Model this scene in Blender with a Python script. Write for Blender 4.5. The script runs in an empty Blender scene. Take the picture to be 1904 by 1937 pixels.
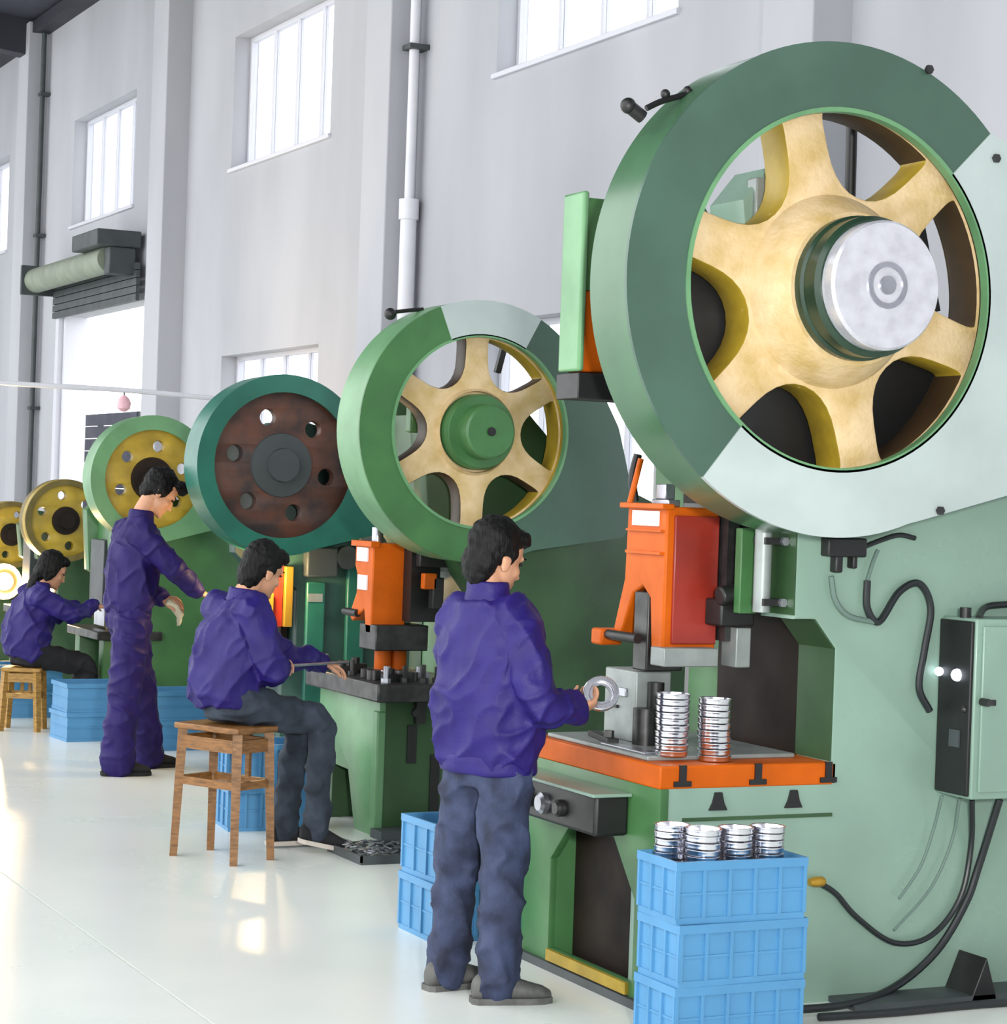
import bpy, bmesh, math, random
from mathutils import Vector, Matrix, noise
random.seed(7)
scene = bpy.context.scene
C = scene.collection

# ------------------------------------------------------------------ camera
YAW, PITCH, ROLL = math.radians(25.92), math.radians(0.397), math.radians(2.0045)
CAM = Vector((0, 0, 1.70))
right0 = Vector((math.cos(YAW), -math.sin(YAW), 0))
flat = Vector((math.sin(YAW), math.cos(YAW), 0))
fwd = flat * math.cos(PITCH) + Vector((0, 0, -1)) * math.sin(PITCH)
up0 = right0.cross(fwd)
cx_ = right0 * math.cos(ROLL) + up0 * math.sin(ROLL)
cy_ = up0 * math.cos(ROLL) - right0 * math.sin(ROLL)
cz_ = -fwd
cd = bpy.data.cameras.new('camera')
cam = bpy.data.objects.new('camera', cd)
C.objects.link(cam)
cam.matrix_world = Matrix(((cx_.x, cy_.x, cz_.x, CAM.x), (cx_.y, cy_.y, cz_.y, CAM.y),
                           (cx_.z, cy_.z, cz_.z, CAM.z), (0, 0, 0, 1)))
cd.sensor_fit = 'HORIZONTAL'
cd.sensor_width = 36
cd.lens = 36 * 4200 / 1904
cd.clip_end = 300
scene.camera = cam

# ------------------------------------------------------------------ light
world = bpy.data.worlds.new('overcast_sky')
scene.world = world
world.use_nodes = True
bg = world.node_tree.nodes['Background']
bg.inputs[0].default_value = (0.97, 0.985, 1.0, 1)
bg.inputs[1].default_value = 2.0

def area(name, loc, target, size, power, col=(1, 1, 1), size_y=None):
    l = bpy.data.lights.new(name, 'AREA')
    l.energy = power
    l.color = col
    l.size = size
    if size_y:
        l.shape = 'RECTANGLE'
        l.size_y = size_y
    o = bpy.data.objects.new(name, l)
    C.objects.link(o)
    o.location = loc
    o.rotation_euler = (Vector(target) - Vector(loc)).to_track_quat('-Z', 'Y').to_euler()
    return o
area('camera_flash', (0.55, -0.2, 2.05), (4.3, 6.6, 1.3), 0.35, 260, (1, 0.98, 0.95))

vs = scene.view_settings
vs.view_transform = 'Standard'
vs.look = 'None'
vs.gamma = 1
vs.use_curve_mapping = False
vs.exposure = 0.6

# ------------------------------------------------------------------ materials
def lin(c):
    return tuple(((v / 255) / 12.92 if v / 255 <= 0.04045 else ((v / 255 + 0.055) / 1.055) ** 2.4) for v in c)

MATS = {}
def mat(name, col, rough=0.5, metal=0.0, var=0.12, scale=4.0, bump=0.0, bscale=40.0, emit=None, estr=0,
        col2=None, spec=0.5, stretch=None, coat=0.0):
    if name in MATS:
        return MATS[name]
    m = bpy.data.materials.new(name)
    m.use_nodes = True
    nt = m.node_tree
    b = nt.nodes['Principled BSDF']
    b.inputs['Roughness'].default_value = rough
    b.inputs['Metallic'].default_value = metal
    b.inputs['Specular IOR Level'].default_value = spec
    if coat:
        b.inputs['Coat Weight'].default_value = coat
        b.inputs['Coat Roughness'].default_value = 0.12
    a = lin(col)
    tc = nt.nodes.new('ShaderNodeTexCoord')
    src = tc.outputs['Object']
    if stretch:
        mp = nt.nodes.new('ShaderNodeMapping')
        mp.inputs['Scale'].default_value = stretch
        nt.links.new(src, mp.inputs['Vector'])
        src = mp.outputs['Vector']
    if var or col2:
        n = nt.nodes.new('ShaderNodeTexNoise')
        n.inputs['Scale'].default_value = scale
        n.inputs['Detail'].default_value = 5
        nt.links.new(src, n.inputs['Vector'])
        r = nt.nodes.new('ShaderNodeValToRGB')
        c2 = lin(col2) if col2 else tuple(x * (1 - 2 * var) for x in a)
        r.color_ramp.elements[0].color = (*c2, 1)
        r.color_ramp.elements[0].position = 0.32
        r.color_ramp.elements[1].color = (*a, 1)
        r.color_ramp.elements[1].position = 0.62
        nt.links.new(n.outputs['Fac'], r.inputs['Fac'])
        nt.links.new(r.outputs['Color'], b.inputs['Base Color'])
        rr = nt.nodes.new('ShaderNodeMapRange')
        rr.inputs['To Min'].default_value = min(1, rough * 1.25)
        rr.inputs['To Max'].default_value = rough * 0.8
        nt.links.new(n.outputs['Fac'], rr.inputs['Value'])
        nt.links.new(rr.outputs['Result'], b.inputs['Roughness'])
    else:
        b.inputs['Base Color'].default_value = (*a, 1)
    if bump:
        n2 = nt.nodes.new('ShaderNodeTexNoise')
        n2.inputs['Scale'].default_value = bscale
        n2.inputs['Detail'].default_value = 4
        nt.links.new(src, n2.inputs['Vector'])
        bp = nt.nodes.new('ShaderNodeBump')
        bp.inputs['Strength'].default_value = bump
        bp.inputs['Distance'].default_value = 0.01
        nt.links.new(n2.outputs['Fac'], bp.inputs['Height'])
        nt.links.new(bp.outputs['Normal'], b.inputs['Normal'])
    if emit:
        b.inputs['Emission Color'].default_value = (*lin(emit), 1)
        b.inputs['Emission Strength'].default_value = estr
    MATS[name] = m
    return m

M_pale = mat('pale_green_paint', (132, 160, 145), 0.28, var=0.08, scale=2.2, bump=0.05, bscale=9)
M_guard = mat('guard_green_paint', (66, 94, 80), 0.24, var=0.10, scale=3, bump=0.06, bscale=7)
M_guard_sheen = mat('guard_sheen_sheet', (184, 197, 194), 0.17, var=0.08, scale=3, bump=0.10, bscale=5, metal=0.15)  # pale colour stands in for bright reflections on the covers
M_green = mat('green_machine_paint', (68, 116, 68), 0.38, var=0.14, scale=4, bump=0.05)
M_band = mat('guard_band_paint', (68, 106, 76), 0.22, var=0.10, scale=4)
M_lgreen = mat('light_green_paint', (102, 150, 106), 0.35, var=0.12, scale=4, bump=0.05)
M_dgreen = mat('dark_green_paint', (52, 84, 50), 0.42, var=0.16, scale=3, bump=0.05)
M_teal = mat('teal_paint', (46, 112, 96), 0.32, var=0.14, scale=4, bump=0.05)
M_dteal = mat('dark_teal_paint', (50, 84, 76), 0.42, var=0.18, scale=4)
M_ochre = mat('ochre_cast_iron', (216, 190, 148), 0.6, var=0.14, scale=9, bump=0.35, bscale=60, col2=(190, 162, 104))
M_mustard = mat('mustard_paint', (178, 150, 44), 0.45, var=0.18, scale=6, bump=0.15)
M_brown = mat('rust_brown_disc', (98, 62, 48), 0.5, var=0.2, scale=7, col2=(52, 44, 44))
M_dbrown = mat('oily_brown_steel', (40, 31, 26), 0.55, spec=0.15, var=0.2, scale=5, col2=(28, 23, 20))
M_rimb = mat('brown_wheel_rim', (70, 52, 32), 0.5, var=0.2, scale=6)
M_collar = mat('dark_hub_green', (34, 58, 42), 0.25, var=0.1, scale=6)
M_orange = mat('orange_paint', (200, 92, 10), 0.45, spec=0.2, var=0.10, scale=7, bump=0.06)
M_red = mat('red_brown_paint', (150, 46, 34), 0.3, var=0.15, scale=5)
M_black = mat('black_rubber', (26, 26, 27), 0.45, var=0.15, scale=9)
M_cable = mat('black_cable', (30, 34, 36), 0.4, var=0)
M_gcable = mat('grey_green_cable', (96, 118, 110), 0.5, var=0)
M_steel = mat('bare_steel', (176, 178, 186), 0.30, metal=0.85, var=0.12, scale=12)
M_dsteel = mat('oily_dark_steel', (74, 74, 74), 0.38, metal=0.7, var=0.25, scale=14)
M_greyblk = mat('grey_cast_block', (150, 158, 156), 0.45, metal=0.3, var=0.12, scale=9)
M_white = mat('white_label', (238, 238, 240), 0.5, var=0)
M_alu = mat('polished_aluminium', (235, 235, 242), 0.2, metal=1.0, var=0.04, scale=30)
M_cap = mat('machined_hub_face', (206, 206, 214), 0.26, metal=0.35, var=0.10, scale=14)
M_crate = mat('blue_plastic', (78, 138, 182), 0.42, var=0.05, scale=6)
M_wood = mat('varnished_wood', (138, 94, 46), 0.42, var=0.2, scale=6, stretch=(3, 3, 14), col2=(98, 64, 28))
M_wood2 = mat('pale_wood', (170, 132, 62), 0.45, var=0.2, scale=6, stretch=(3, 3, 14), col2=(130, 92, 42))
M_skin = mat('skin', (206, 152, 120), 0.55, var=0.06, scale=14)
M_hair = mat('black_hair', (8, 7, 8), 0.6, spec=0.25, var=0.3, scale=30, bump=0.8, bscale=70, stretch=(1, 1, 0.2))
M_jacket = mat('purple_blue_cotton', (33, 20, 100), 0.55, spec=0.35, var=0.10, scale=9, bump=0.15, bscale=90)
M_over = mat('dark_purple_cotton', (31, 15, 88), 0.6, spec=0.3, var=0.12, scale=9, bump=0.15, bscale=90)
M_jeans = mat('washed_denim', (52, 62, 92), 0.85, var=0.3, scale=9, col2=(20, 25, 44), bump=0.25, bscale=120)
M_djeans = mat('dark_denim', (50, 60, 74), 0.85, var=0.3, scale=9, col2=(28, 34, 44), bump=0.2, bscale=120)
M_dark = mat('black_cloth', (24, 24, 28), 0.85, var=0.2, scale=9)
M_shoe = mat('grey_shoe', (92, 92, 90), 0.6, var=0.2, scale=20)
M_sole = mat('shoe_sole', (200, 190, 180), 0.6, var=0.1)
M_wall = mat('white_plaster', (180, 181, 187), 0.85, var=0.05, scale=0.7, col2=(166, 167, 173), bump=0.05, bscale=30, stretch=(1, 1, 0.35))
M_floor = mat('polished_concrete', (232, 235, 229), 0.26, var=0.06, scale=0.9, col2=(218, 225, 219), bump=0.03, bscale=14)
M_joint = mat('joint_filler', (150, 160, 160), 0.8, var=0)
M_roof = mat('dark_roof_sheet', (66, 68, 80), 0.7, var=0.1, scale=2)
M_beam = mat('dark_roof_beam', (48, 48, 58), 0.6, var=0.1, scale=2)
M_frame = mat('white_window_frame', (206, 206, 214), 0.5, var=0)
M_pipe = mat('white_pvc', (224, 224, 230), 0.4, var=0.04)
M_shutter = mat('grey_green_shutter', (138, 146, 130), 0.5, var=0.1, scale=5)
M_dgrey = mat('dark_grey_metal', (66, 72, 74), 0.5, var=0.12, scale=5)
M_slate = mat('slate_slats', (86, 88, 104), 0.5, var=0.1)
M_brass = mat('brass_plate', (206, 160, 60), 0.35, metal=0.6, var=0.15)
M_lamp = mat('warm_lamp_glass', (255, 220, 150), 0.4, var=0, emit=(255, 186, 96), estr=14)
M_glint = mat('flash_glint', (240, 245, 255), 0.2, var=0, emit=(230, 238, 255), estr=3)  # weak glow standing in for flash highlights
M_pink = mat('pink_paper', (236, 186, 196), 0.7, var=0.1, scale=20)
M_redb = mat('red_button', (200, 40, 44), 0.4, var=0)
M_ground = mat('pale_yard_concrete', (200, 202, 200), 0.8, var=0.1, scale=0.5)

def glass():
    m = bpy.data.materials.new('window_glass')
    m.use_nodes = True
    nt = m.node_tree
    nt.nodes.remove(nt.nodes['Principled BSDF'])
    out = nt.nodes['Material Output']
    t = nt.nodes.new('ShaderNodeBsdfTransparent')
    t.inputs[0].default_value = (0.97, 0.98, 1, 1)
    g = nt.nodes.new('ShaderNodeBsdfGlossy')
    g.inputs['Roughness'].default_value = 0.05
    mx = nt.nodes.new('ShaderNodeMixShader')
    mx.inputs[0].default_value = 0.06
    nt.links.new(t.outputs[0], mx.inputs[1])
    nt.links.new(g.outputs[0], mx.inputs[2])
    nt.links.new(mx.outputs[0], out.inputs[0])
    return m
M_glass = glass()

# ------------------------------------------------------------------ helpers
def frame_of(d):
    d = Vector(d).normalized()
    u = Vector((0, 0, 1)) if abs(d.z) < 0.9 else Vector((1, 0, 0))
    s = d.cross(u).normalized()
    return s, d.cross(s).normalized()

def catmull(pts, n=6):
    pts = [Vector(p) for p in pts]
    P = [pts[0] * 2 - pts[1]] + pts + [pts[-1] * 2 - pts[-2]]
    out = []
    for i in range(1, len(P) - 2):
        a, b, c, d = P[i - 1:i + 3]
        for k in range(n):
            t = k / n
            out.append(0.5 * ((2 * b) + (c - a) * t + (2 * a - 5 * b + 4 * c - d) * t * t + (3 * b - a - 3 * c + d) * t ** 3))
    out.append(pts[-1])
    return out

class MB:
    def __init__(self):
        self.v, self.f = [], []
    def add(self, vs, fs):
        o = len(self.v)
        self.v += [Vector(p) for p in vs]
        self.f += [tuple(i + o for i in f) for f in fs]
        return self
    def box(self, x0, x1, y0, y1, z0, z1):
        return self.add([(x0, y0, z0), (x1, y0, z0), (x1, y1, z0), (x0, y1, z0), (x0, y0, z1), (x1, y0, z1), (x1, y1, z1), (x0, y1, z1)],
                        [(0, 3, 2, 1), (4, 5, 6, 7), (0, 1, 5, 4), (1, 2, 6, 5), (2, 3, 7, 6), (3, 0, 4, 7)])
    def obox(self, c, ax, ay, az):
        c, ax, ay, az = map(Vector, (c, ax, ay, az))
        vs = [c + ax * i + ay * j + az * k for k in (-1, 1) for (i, j) in ((-1, -1), (1, -1), (1, 1), (-1, 1))]
        return self.add(vs, [(0, 3, 2, 1), (4, 5, 6, 7), (0, 1, 5, 4), (1, 2, 6, 5), (2, 3, 7, 6), (3, 0, 4, 7)])
    def bar(self, p0, p1, w, h):
        p0, p1 = Vector(p0), Vector(p1)
        s, u = frame_of(p1 - p0)
        return self.obox((p0 + p1) / 2, (p1 - p0) / 2, s * w / 2, u * h / 2)
    def loft(self, rings, n=20, caps=True):
        """rings: (centre, vec_a, vec_b)"""
        vs, fs = [], []
        for c, a, b in rings:
            for k in range(n):
                t = 2 * math.pi * k / n
                vs.append(Vector(c) + Vector(a) * math.cos(t) + Vector(b) * math.sin(t))
        m = len(rings)
        for i in range(m - 1):
            for k in range(n):
                fs.append((i * n + k, i * n + (k + 1) % n, (i + 1) * n + (k + 1) % n, (i + 1) * n + k))
        if caps:
            fs.append(tuple(reversed(range(n))))
            fs.append(tuple(range((m - 1) * n, m * n)))
        return self.add(vs, fs)
    def cyl(self, p0, p1, r0, r1=None, n=24):
        r1 = r0 if r1 is None else r1
        s, u = frame_of(Vector(p1) - Vector(p0))
        return self.loft([(p0, s * r0, u * r0), (p1, s * r1, u * r1)], n)
    def tube(self, pts, r, n=10, smooth=6):
        pts = catmull(pts, smooth) if smooth else [Vector(p) for p in pts]
        rs = r if callable(r) else (lambda t: r)
        rings = []
        s = None
        for i, p in enumerate(pts):
            d = (pts[min(i + 1, len(pts) - 1)] - pts[max(i - 1, 0)]).normalized()
            if s is None:
                s, u = frame_of(d)
            s = (s - d * s.dot(d)).normalized()
            u = d.cross(s)
            q = rs(i / (len(pts) - 1))
            rings.append((p, s * q, u * q))
        return self.loft(rings, n)
    def lathe(self, prof, o, axis, n=48):
        """prof: (radius, height along axis); closed solid from first to last"""
        o = Vector(o)
        d = Vector(axis).normalized()
        s, u = frame_of(d)
        return self.loft([(o + d * h, s * max(r, 1e-4), u * max(r, 1e-4)) for r, h in prof], n)
    def ring(self, o, axis, r0, r1, h0, h1, n=48):
        o = Vector(o)
        d = Vector(axis).normalized()
        s, u = frame_of(d)
        prof = [(r0, h0), (r1, h0), (r1, h1), (r0, h1)]
        vs, fs = [], []
        for k in range(n):
            t = 2 * math.pi * k / n
            e = s * math.cos(t) + u * math.sin(t)
            vs += [o + e * r + d * h for r, h in prof]
        for k in range(n):
            a, b = 4 * k, 4 * ((k + 1) % n)
            for j in range(4):
                fs.append((a + j, b + j, b + (j + 1) % 4, a + (j + 1) % 4))
        return self.add(vs, fs)
    def ball(self, c, ra, rb=None, rc=None, nu=16, nv=10):
        """ra, rb, rc: vectors or numbers"""
        if rb is None:
            ra, rb, rc = (ra, 0, 0), (0, ra, 0), (0, 0, ra)
        ra, rb, rc, c = map(Vector, (ra, rb, rc, c))
        vs = [c - rc]
        fs = []
        for j in range(1, nv):
            p = math.pi * j / nv
            for k in range(nu):
                t = 2 * math.pi * k / nu
                vs.append(c + ra * math.cos(t) * math.sin(p) + rb * math.sin(t) * math.sin(p) - rc * math.cos(p))
        vs.append(c + rc)
        L = len(vs) - 1
        for k in range(nu):
            fs.append((0, 1 + (k + 1) % nu, 1 + k))
            fs.append((L, L - nu + k, L - nu + (k + 1) % nu))
        for j in range(nv - 2):
            for k in range(nu):
                a = 1 + j * nu
                fs.append((a + k, a + (k + 1) % nu, a + nu + (k + 1) % nu, a + nu + k))
        return self.add(vs, fs)
    def prism(self, pts, y0, y1, axis='y'):
        """pts in (X,Z) extruded along Y; or in (Y,Z) extruded along X"""
        n = len(pts)
        if axis == 'y':
            vs = [(a, y0, b) for a, b in pts] + [(a, y1, b) for a, b in pts]
        elif axis == 'x':
            vs = [(y0, a, b) for a, b in pts] + [(y1, a, b) for a, b in pts]
        else:
            vs = [(a, b, y0) for a, b in pts] + [(a, b, y1) for a, b in pts]
        fs = [tuple(range(n)), tuple(reversed(range(n, 2 * n)))]
        fs += [(k, n + k, n + (k + 1) % n, (k + 1) % n) for k in range(n)]
        return self.add(vs, fs)
    def mesh(self, name, off=Vector()):
        me = bpy.data.meshes.new(name)
        me.from_pydata([p - off for p in self.v], [], self.f)
        bm = bmesh.new()
        bm.from_mesh(me)
        bmesh.ops.recalc_face_normals(bm, faces=bm.faces)
        bm.to_mesh(me)
        bm.free()
        return me
    def build(self, name, m, parent=None, bevel=0, smooth=True, ang=0.6):
        off = wloc(parent)
        me = self.mesh(name, off)
        return finish(name, me, m, parent, bevel, smooth, ang)

def wloc(o):
    v = Vector()
    while o is not None:
        v += Vector(o.location)
        o = o.parent
    return v

def finish(name, me, m, parent=None, bevel=0, smooth=True, ang=0.6):
    me.materials.append(m)
    if smooth:
        me.shade_smooth()
        me.set_sharp_from_angle(angle=ang)
    o = bpy.data.objects.new(name, me)
    C.objects.link(o)
    o.parent = parent
    if bevel:
        b = o.modifiers.new('bevel', 'BEVEL')
        b.width = bevel
        b.segments = 2
        b.limit_method = 'ANGLE'
        b.angle_limit = 0.7
    return o

def tag(o, label, cat=None, group=None, kind=None):
    if label:
        o['label'] = label
    if cat:
        o['category'] = cat
    if group:
        o['group'] = group
    if kind:
        o['kind'] = kind
    return o

def thing(name, loc, label, cat, group=None):
    o = bpy.data.objects.new(name, None)
    o.empty_display_size = 0.1
    C.objects.link(o)
    o.location = loc
    return tag(o, label, cat, group)

def dup(o, parent=None, delta=(0, 0, 0)):
    c = o.copy()
    C.objects.link(c)
    c.parent = parent
    c.location = Vector(o.location) + Vector(delta)
    for ch in list(o.children):
        dup(ch, c)
    return c

def rounded(pts, d):
    """corner rounding; d: list of cut distances per vertex"""
    out = []
    n = len(pts)
    for i in range(n):
        p = Vector(pts[i]).to_2d() if len(pts[i]) == 3 else Vector(pts[i])
        if d[i] <= 0:
            out.append(p)
            continue
        a, b = Vector(pts[i - 1]), Vector(pts[(i + 1) % n])
        e0, e1 = (a - p), (b - p)
        q0 = p + e0.normalized() * min(d[i], e0.length * 0.49)
        q1 = p + e1.normalized() * min(d[i], e1.length * 0.49)
        for k in range(6):
            t = k / 5
            out.append(q0 * (1 - t) ** 2 + p * 2 * t * (1 - t) + q1 * t * t)
    return out

def sheet(name, outer, holes, a0, a1, m, parent=None, axis='y', bev=0.006):
    """flat plate with holes: outline in (X,Z) thick along Y, or (Y,Z) thick along X"""
    cu = bpy.data.curves.new(name, 'CURVE')
    cu.dimensions = '2D'
    cu.fill_mode = 'BOTH'
    cu.extrude = abs(a1 - a0) / 2 - bev
    cu.bevel_depth = bev
    cu.bevel_resolution = 1
    for loop in [outer] + holes:
        s = cu.splines.new('POLY')
        s.points.add(len(loop) - 1)
        for p, q in zip(s.points, loop):
            p.co = (q[0], q[1], 0, 1)
        s.use_cyclic_u = True
    t = bpy.data.objects.new(name, cu)
    C.objects.link(t)
    dg = bpy.context.evaluated_depsgraph_get()
    me = bpy.data.meshes.new_from_object(t.evaluated_get(dg))
    bpy.data.objects.remove(t)
    bpy.data.curves.remove(cu)
    off = wloc(parent)
    mid = (a0 + a1) / 2
    for v in me.vertices:
        x, y, z = v.co
        p = Vector((x, mid + z, y)) if axis == 'y' else (Vector((mid + z, x, y)) if axis == 'x' else Vector((x, y, mid + z)))
        v.co = p - off
    bm = bmesh.new()
    bm.from_mesh(me)
    bmesh.ops.remove_doubles(bm, verts=bm.verts, dist=1e-5)
    bmesh.ops.recalc_face_normals(bm, faces=bm.faces)
    bm.to_mesh(me)
    bm.free()
    me.materials.clear()
    return finish(name, me, m, parent)

def circle(cx, cz, r, n=64, a0=0):
    return [(cx + r * math.cos(a0 + 2 * math.pi * k / n), cz + r * math.sin(a0 + 2 * math.pi * k / n)) for k in range(n)]

def at(x, y, Y=None, X=None, Z=None):
    """world point that the photograph shows at pixel (x, y), on a plane of known position"""
    d = cx_ * (x - 952) - cy_ * (y - 968.5) + fwd * 4200
    if Y is not None:
        return CAM + d * (Y - CAM.y) / d.y
    if X is not None:
        return CAM + d * (X - CAM.x) / d.x
    return CAM + d * (Z - CAM.z) / d.z

# ------------------------------------------------------------------ the hall
WX = 7.03
YN, YF, ZT, XL = -7.0, 37.0, 7.55, -9.0
def rect(a, b, c, d):
    return [(a, c), (b, c), (b, d), (a, d)]

fl = MB().box(XL - 14, WX + 0.25, YN - 8, YF + 0.25, -0.30, -0.06).build('floor', M_joint, smooth=False)
tag(fl, None, kind='structure')
xs = [XL - 14, -11.3, -6.77, -2.24, 2.29, 6.82, WX + 0.25]
ys = [YN - 8, -7.0, -1.0, 5.0, 11.0, 17.0, 23.0, 29.0, YF + 0.25]
for i in range(len(xs) - 1):
    for j in range(len(ys) - 1):
        MB().box(xs[i] + 0.005, xs[i + 1] - 0.005, ys[j] + 0.005, ys[j + 1] - 0.005, -0.08, 0.0).build('floor_slab', M_floor, fl, smooth=False)
tag(MB().box(WX + 0.25, 40, -20, 60, -0.4, -0.05).build('trim_1', M_ground, smooth=False), None, kind='structure')

upper = [(y, y + 2.65) for y in (0.2, 6.2, 12.2, 18.2, 24.2, 30.2)]
lower = [(y, y + 2.65) for y in (6.3, 12.3, 18.3)]
DOOR = (23.55, 26.9)
holes = [rect(a, b, 4.82, 6.12) for a, b in upper] + [rect(a, b, 1.0, 2.99) for a, b in lower] + [rect(DOOR[0], DOOR[1], 0.0, 3.72)]
outer = [(YN, -0.05), (YN, ZT), (YF, ZT), (YF, -0.05)]
holes[-1] = rect(DOOR[0], DOOR[1], -0.02, 3.72)
wb = sheet('wall_back', outer, holes, WX, WX + 0.25, M_wall, axis='x', bev=0.004)
tag(wb, None, kind='structure')
for y in (4.27, 10.27, 16.27, 22.24, 28.24):
    MB().box(WX - 0.26, WX + 0.01, y, y + 0.52, 0, ZT).build('pilaster', M_wall, wb, bevel=0.01)
tag(MB().box(-2, WX + 0.25, YF, YF + 0.25, 0, ZT).build('wall_end', M_wall, smooth=False), None, kind='structure')
tag(MB().box(XL, WX + 0.25, YN - 0.25, YN, 0, ZT + 2).build('added_unseen_wall_behind', M_wall, smooth=False), None, kind='structure')  # unseen wall, added to hold back sky light from behind the camera
ce = MB().prism([(WX + 0.4, ZT), (-0.5, ZT + 0.8), (-0.5, ZT + 0.9), (WX + 0.4, ZT + 0.12)], YN, YF + 0.25).build('ceiling', M_roof, smooth=False)  # roof stops short on the unseen side, shaped to let skylight onto the floor
tag(ce, None, kind='structure')
MB().box(WX - 0.22, WX, YN, YF, ZT - 0.14, ZT).build('eave_beam', M_beam, ce, smooth=False)
for y in (4.3, 10.3, 16.3, 22.3, 28.3):
    MB().prism([(WX - 0.02, ZT - 0.42), (WX - 0.02, ZT + 0.05), (-0.5, ZT + 0.82), (-0.5, ZT + 0.35)], y + 0.1, y + 0.4).build('roof_beam', M_beam, ce, smooth=False)

wi = 0
def window(y0, y1, z0, z1, n, xf=WX + 0.16):
    global wi
    wi += 1
    f = MB()
    t = 0.045
    f.box(xf, xf + 0.06, y0, y1, z0, z0 + t).box(xf, xf + 0.06, y0, y1, z1 - t, z1)
    f.box(xf, xf + 0.06, y0, y0 + t, z0 + t, z1 - t).box(xf, xf + 0.06, y1 - t, y1, z0 + t, z1 - t)
    o = f.build('window_%d' % wi, M_frame, smooth=False)
    tag(o, None, kind='structure')
    w = (y1 - y0 - 2 * t) / n
    for k in range(n):
        a = y0 + t + k * w
        if k:
            MB().box(xf + 0.005, xf + 0.055, a - 0.02, a + 0.02, z0 + t, z1 - t).build('mullion', M_frame, o, smooth=False)
        MB().box(xf + 0.025, xf + 0.031, a + (0.02 if k else 0), a + w - (0.02 if k < n - 1 else 0), z0 + t, z1 - t).build('pane', M_glass, o, smooth=False)
    MB().box(WX - 0.03, xf, y0 - 0.03, y1 + 0.03, z0 - 0.04, z0).build('window_sill', M_frame, o, bevel=0.006)
for a, b in upper:
    window(a, b, 4.82, 6.12, 4)
for a, b in lower:
    window(a, b, 1.0, 2.99, 4)

# roller shutter door
dr = MB()
dr.box(WX - 0.02, WX + 0.27, DOOR[1] - 0.02, DOOR[1] + 0.06, 0, 3.75).box(WX - 0.02, WX + 0.27, DOOR[0] - 0.06, DOOR[0] + 0.02, 0, 3.75)
do = dr.build('door_1', M_frame, smooth=False)
tag(do, 'tall roller shutter doorway standing open to daylight', kind='structure')
MB().cyl((WX - 0.32, 23.9, 4.16), (WX - 0.32, 27.2, 4.16), 0.15, n=28).build('shutter_roll', M_shutter, do)
cu = MB()
for k in range(5):
    cu.box(WX - 0.12, WX - 0.08, DOOR[0] + 0.02, DOOR[1] + 0.25, 3.70 + k * 0.085, 3.775 + k * 0.085)
cu.build('shutter_curtain', M_dgrey, do, smooth=False)
MB().box(WX - 0.55, WX - 0.05, 23.65, 24.7, 4.28, 4.46).box(WX - 0.4, WX - 0.1, 23.68, 23.88, 3.98, 4.28).build('shutter_motor', M_dgrey, do, bevel=0.015)
MB().box(WX - 0.5, WX - 0.02, 27.2, 27.27, 3.98, 4.34).build('end_bracket', M_dgrey, do, smooth=False)
MB().box(WX - 0.08, WX - 0.01, 26.98, 27.12, 0, 3.95).build('guide_rail', M_frame, do, smooth=False)

g = thing('metal_gate', (8.1, 29.1, -0.05), 'dark slatted metal gate standing outside the open shutter doorway', 'gate')
for k in range(15):
    MB().box(8.08, 8.11, 27.4, 31.0, 0.15 + 0.165 * k, 0.305 + 0.165 * k).build('slat', M_slate, g, smooth=False)
for y in (27.4, 29.2, 31.0):
    MB().box(8.11, 8.17, y - 0.04, y + 0.04, -0.05, 2.62).build('post', M_dgrey, g, smooth=False)

dp = thing('drainpipe', (WX - 0.1, 16.16, 0), 'white plastic drainpipe with a thinner grey upper length beside the pilaster', 'pipe')
MB().cyl((WX - 0.1, 16.16, 0), (WX - 0.1, 16.16, 3.95), 0.065, n=20).build('lower_pipe', M_pipe, dp)
MB().cyl((WX - 0.1, 16.16, 3.95), (WX - 0.1, 16.16, ZT), 0.04, n=16).build('upper_pipe', M_pipe, dp)
MB().cyl((WX - 0.1, 16.16, 3.86), (WX - 0.1, 16.16, 4.02), 0.08, n=20).build('socket', M_pipe, dp)
for z in (1.2, 2.8, 5.2, 6.8):
    MB().box(WX - 0.17, WX - 0.002, 16.08, 16.24, z, z + 0.04).build('pipe_clip', M_dgrey, dp, smooth=False)
dp2 = thing('drainpipe', (WX - 0.09, 28.14, 0), 'slim grey downpipe beside the farthest pilaster near the doorway', 'pipe')
MB().cyl((WX - 0.09, 28.14, 0), (WX - 0.09, 28.14, ZT - 0.15), 0.032, n=16).build('lower_pipe', M_dgrey, dp2)
for z in (1.2, 2.6, 4.8, 6.6):
    MB().box(WX - 0.13, WX - 0.002, 28.07, 28.21, z, z + 0.04).build('pipe_clip', M_dgrey, dp2, smooth=False)

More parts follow.
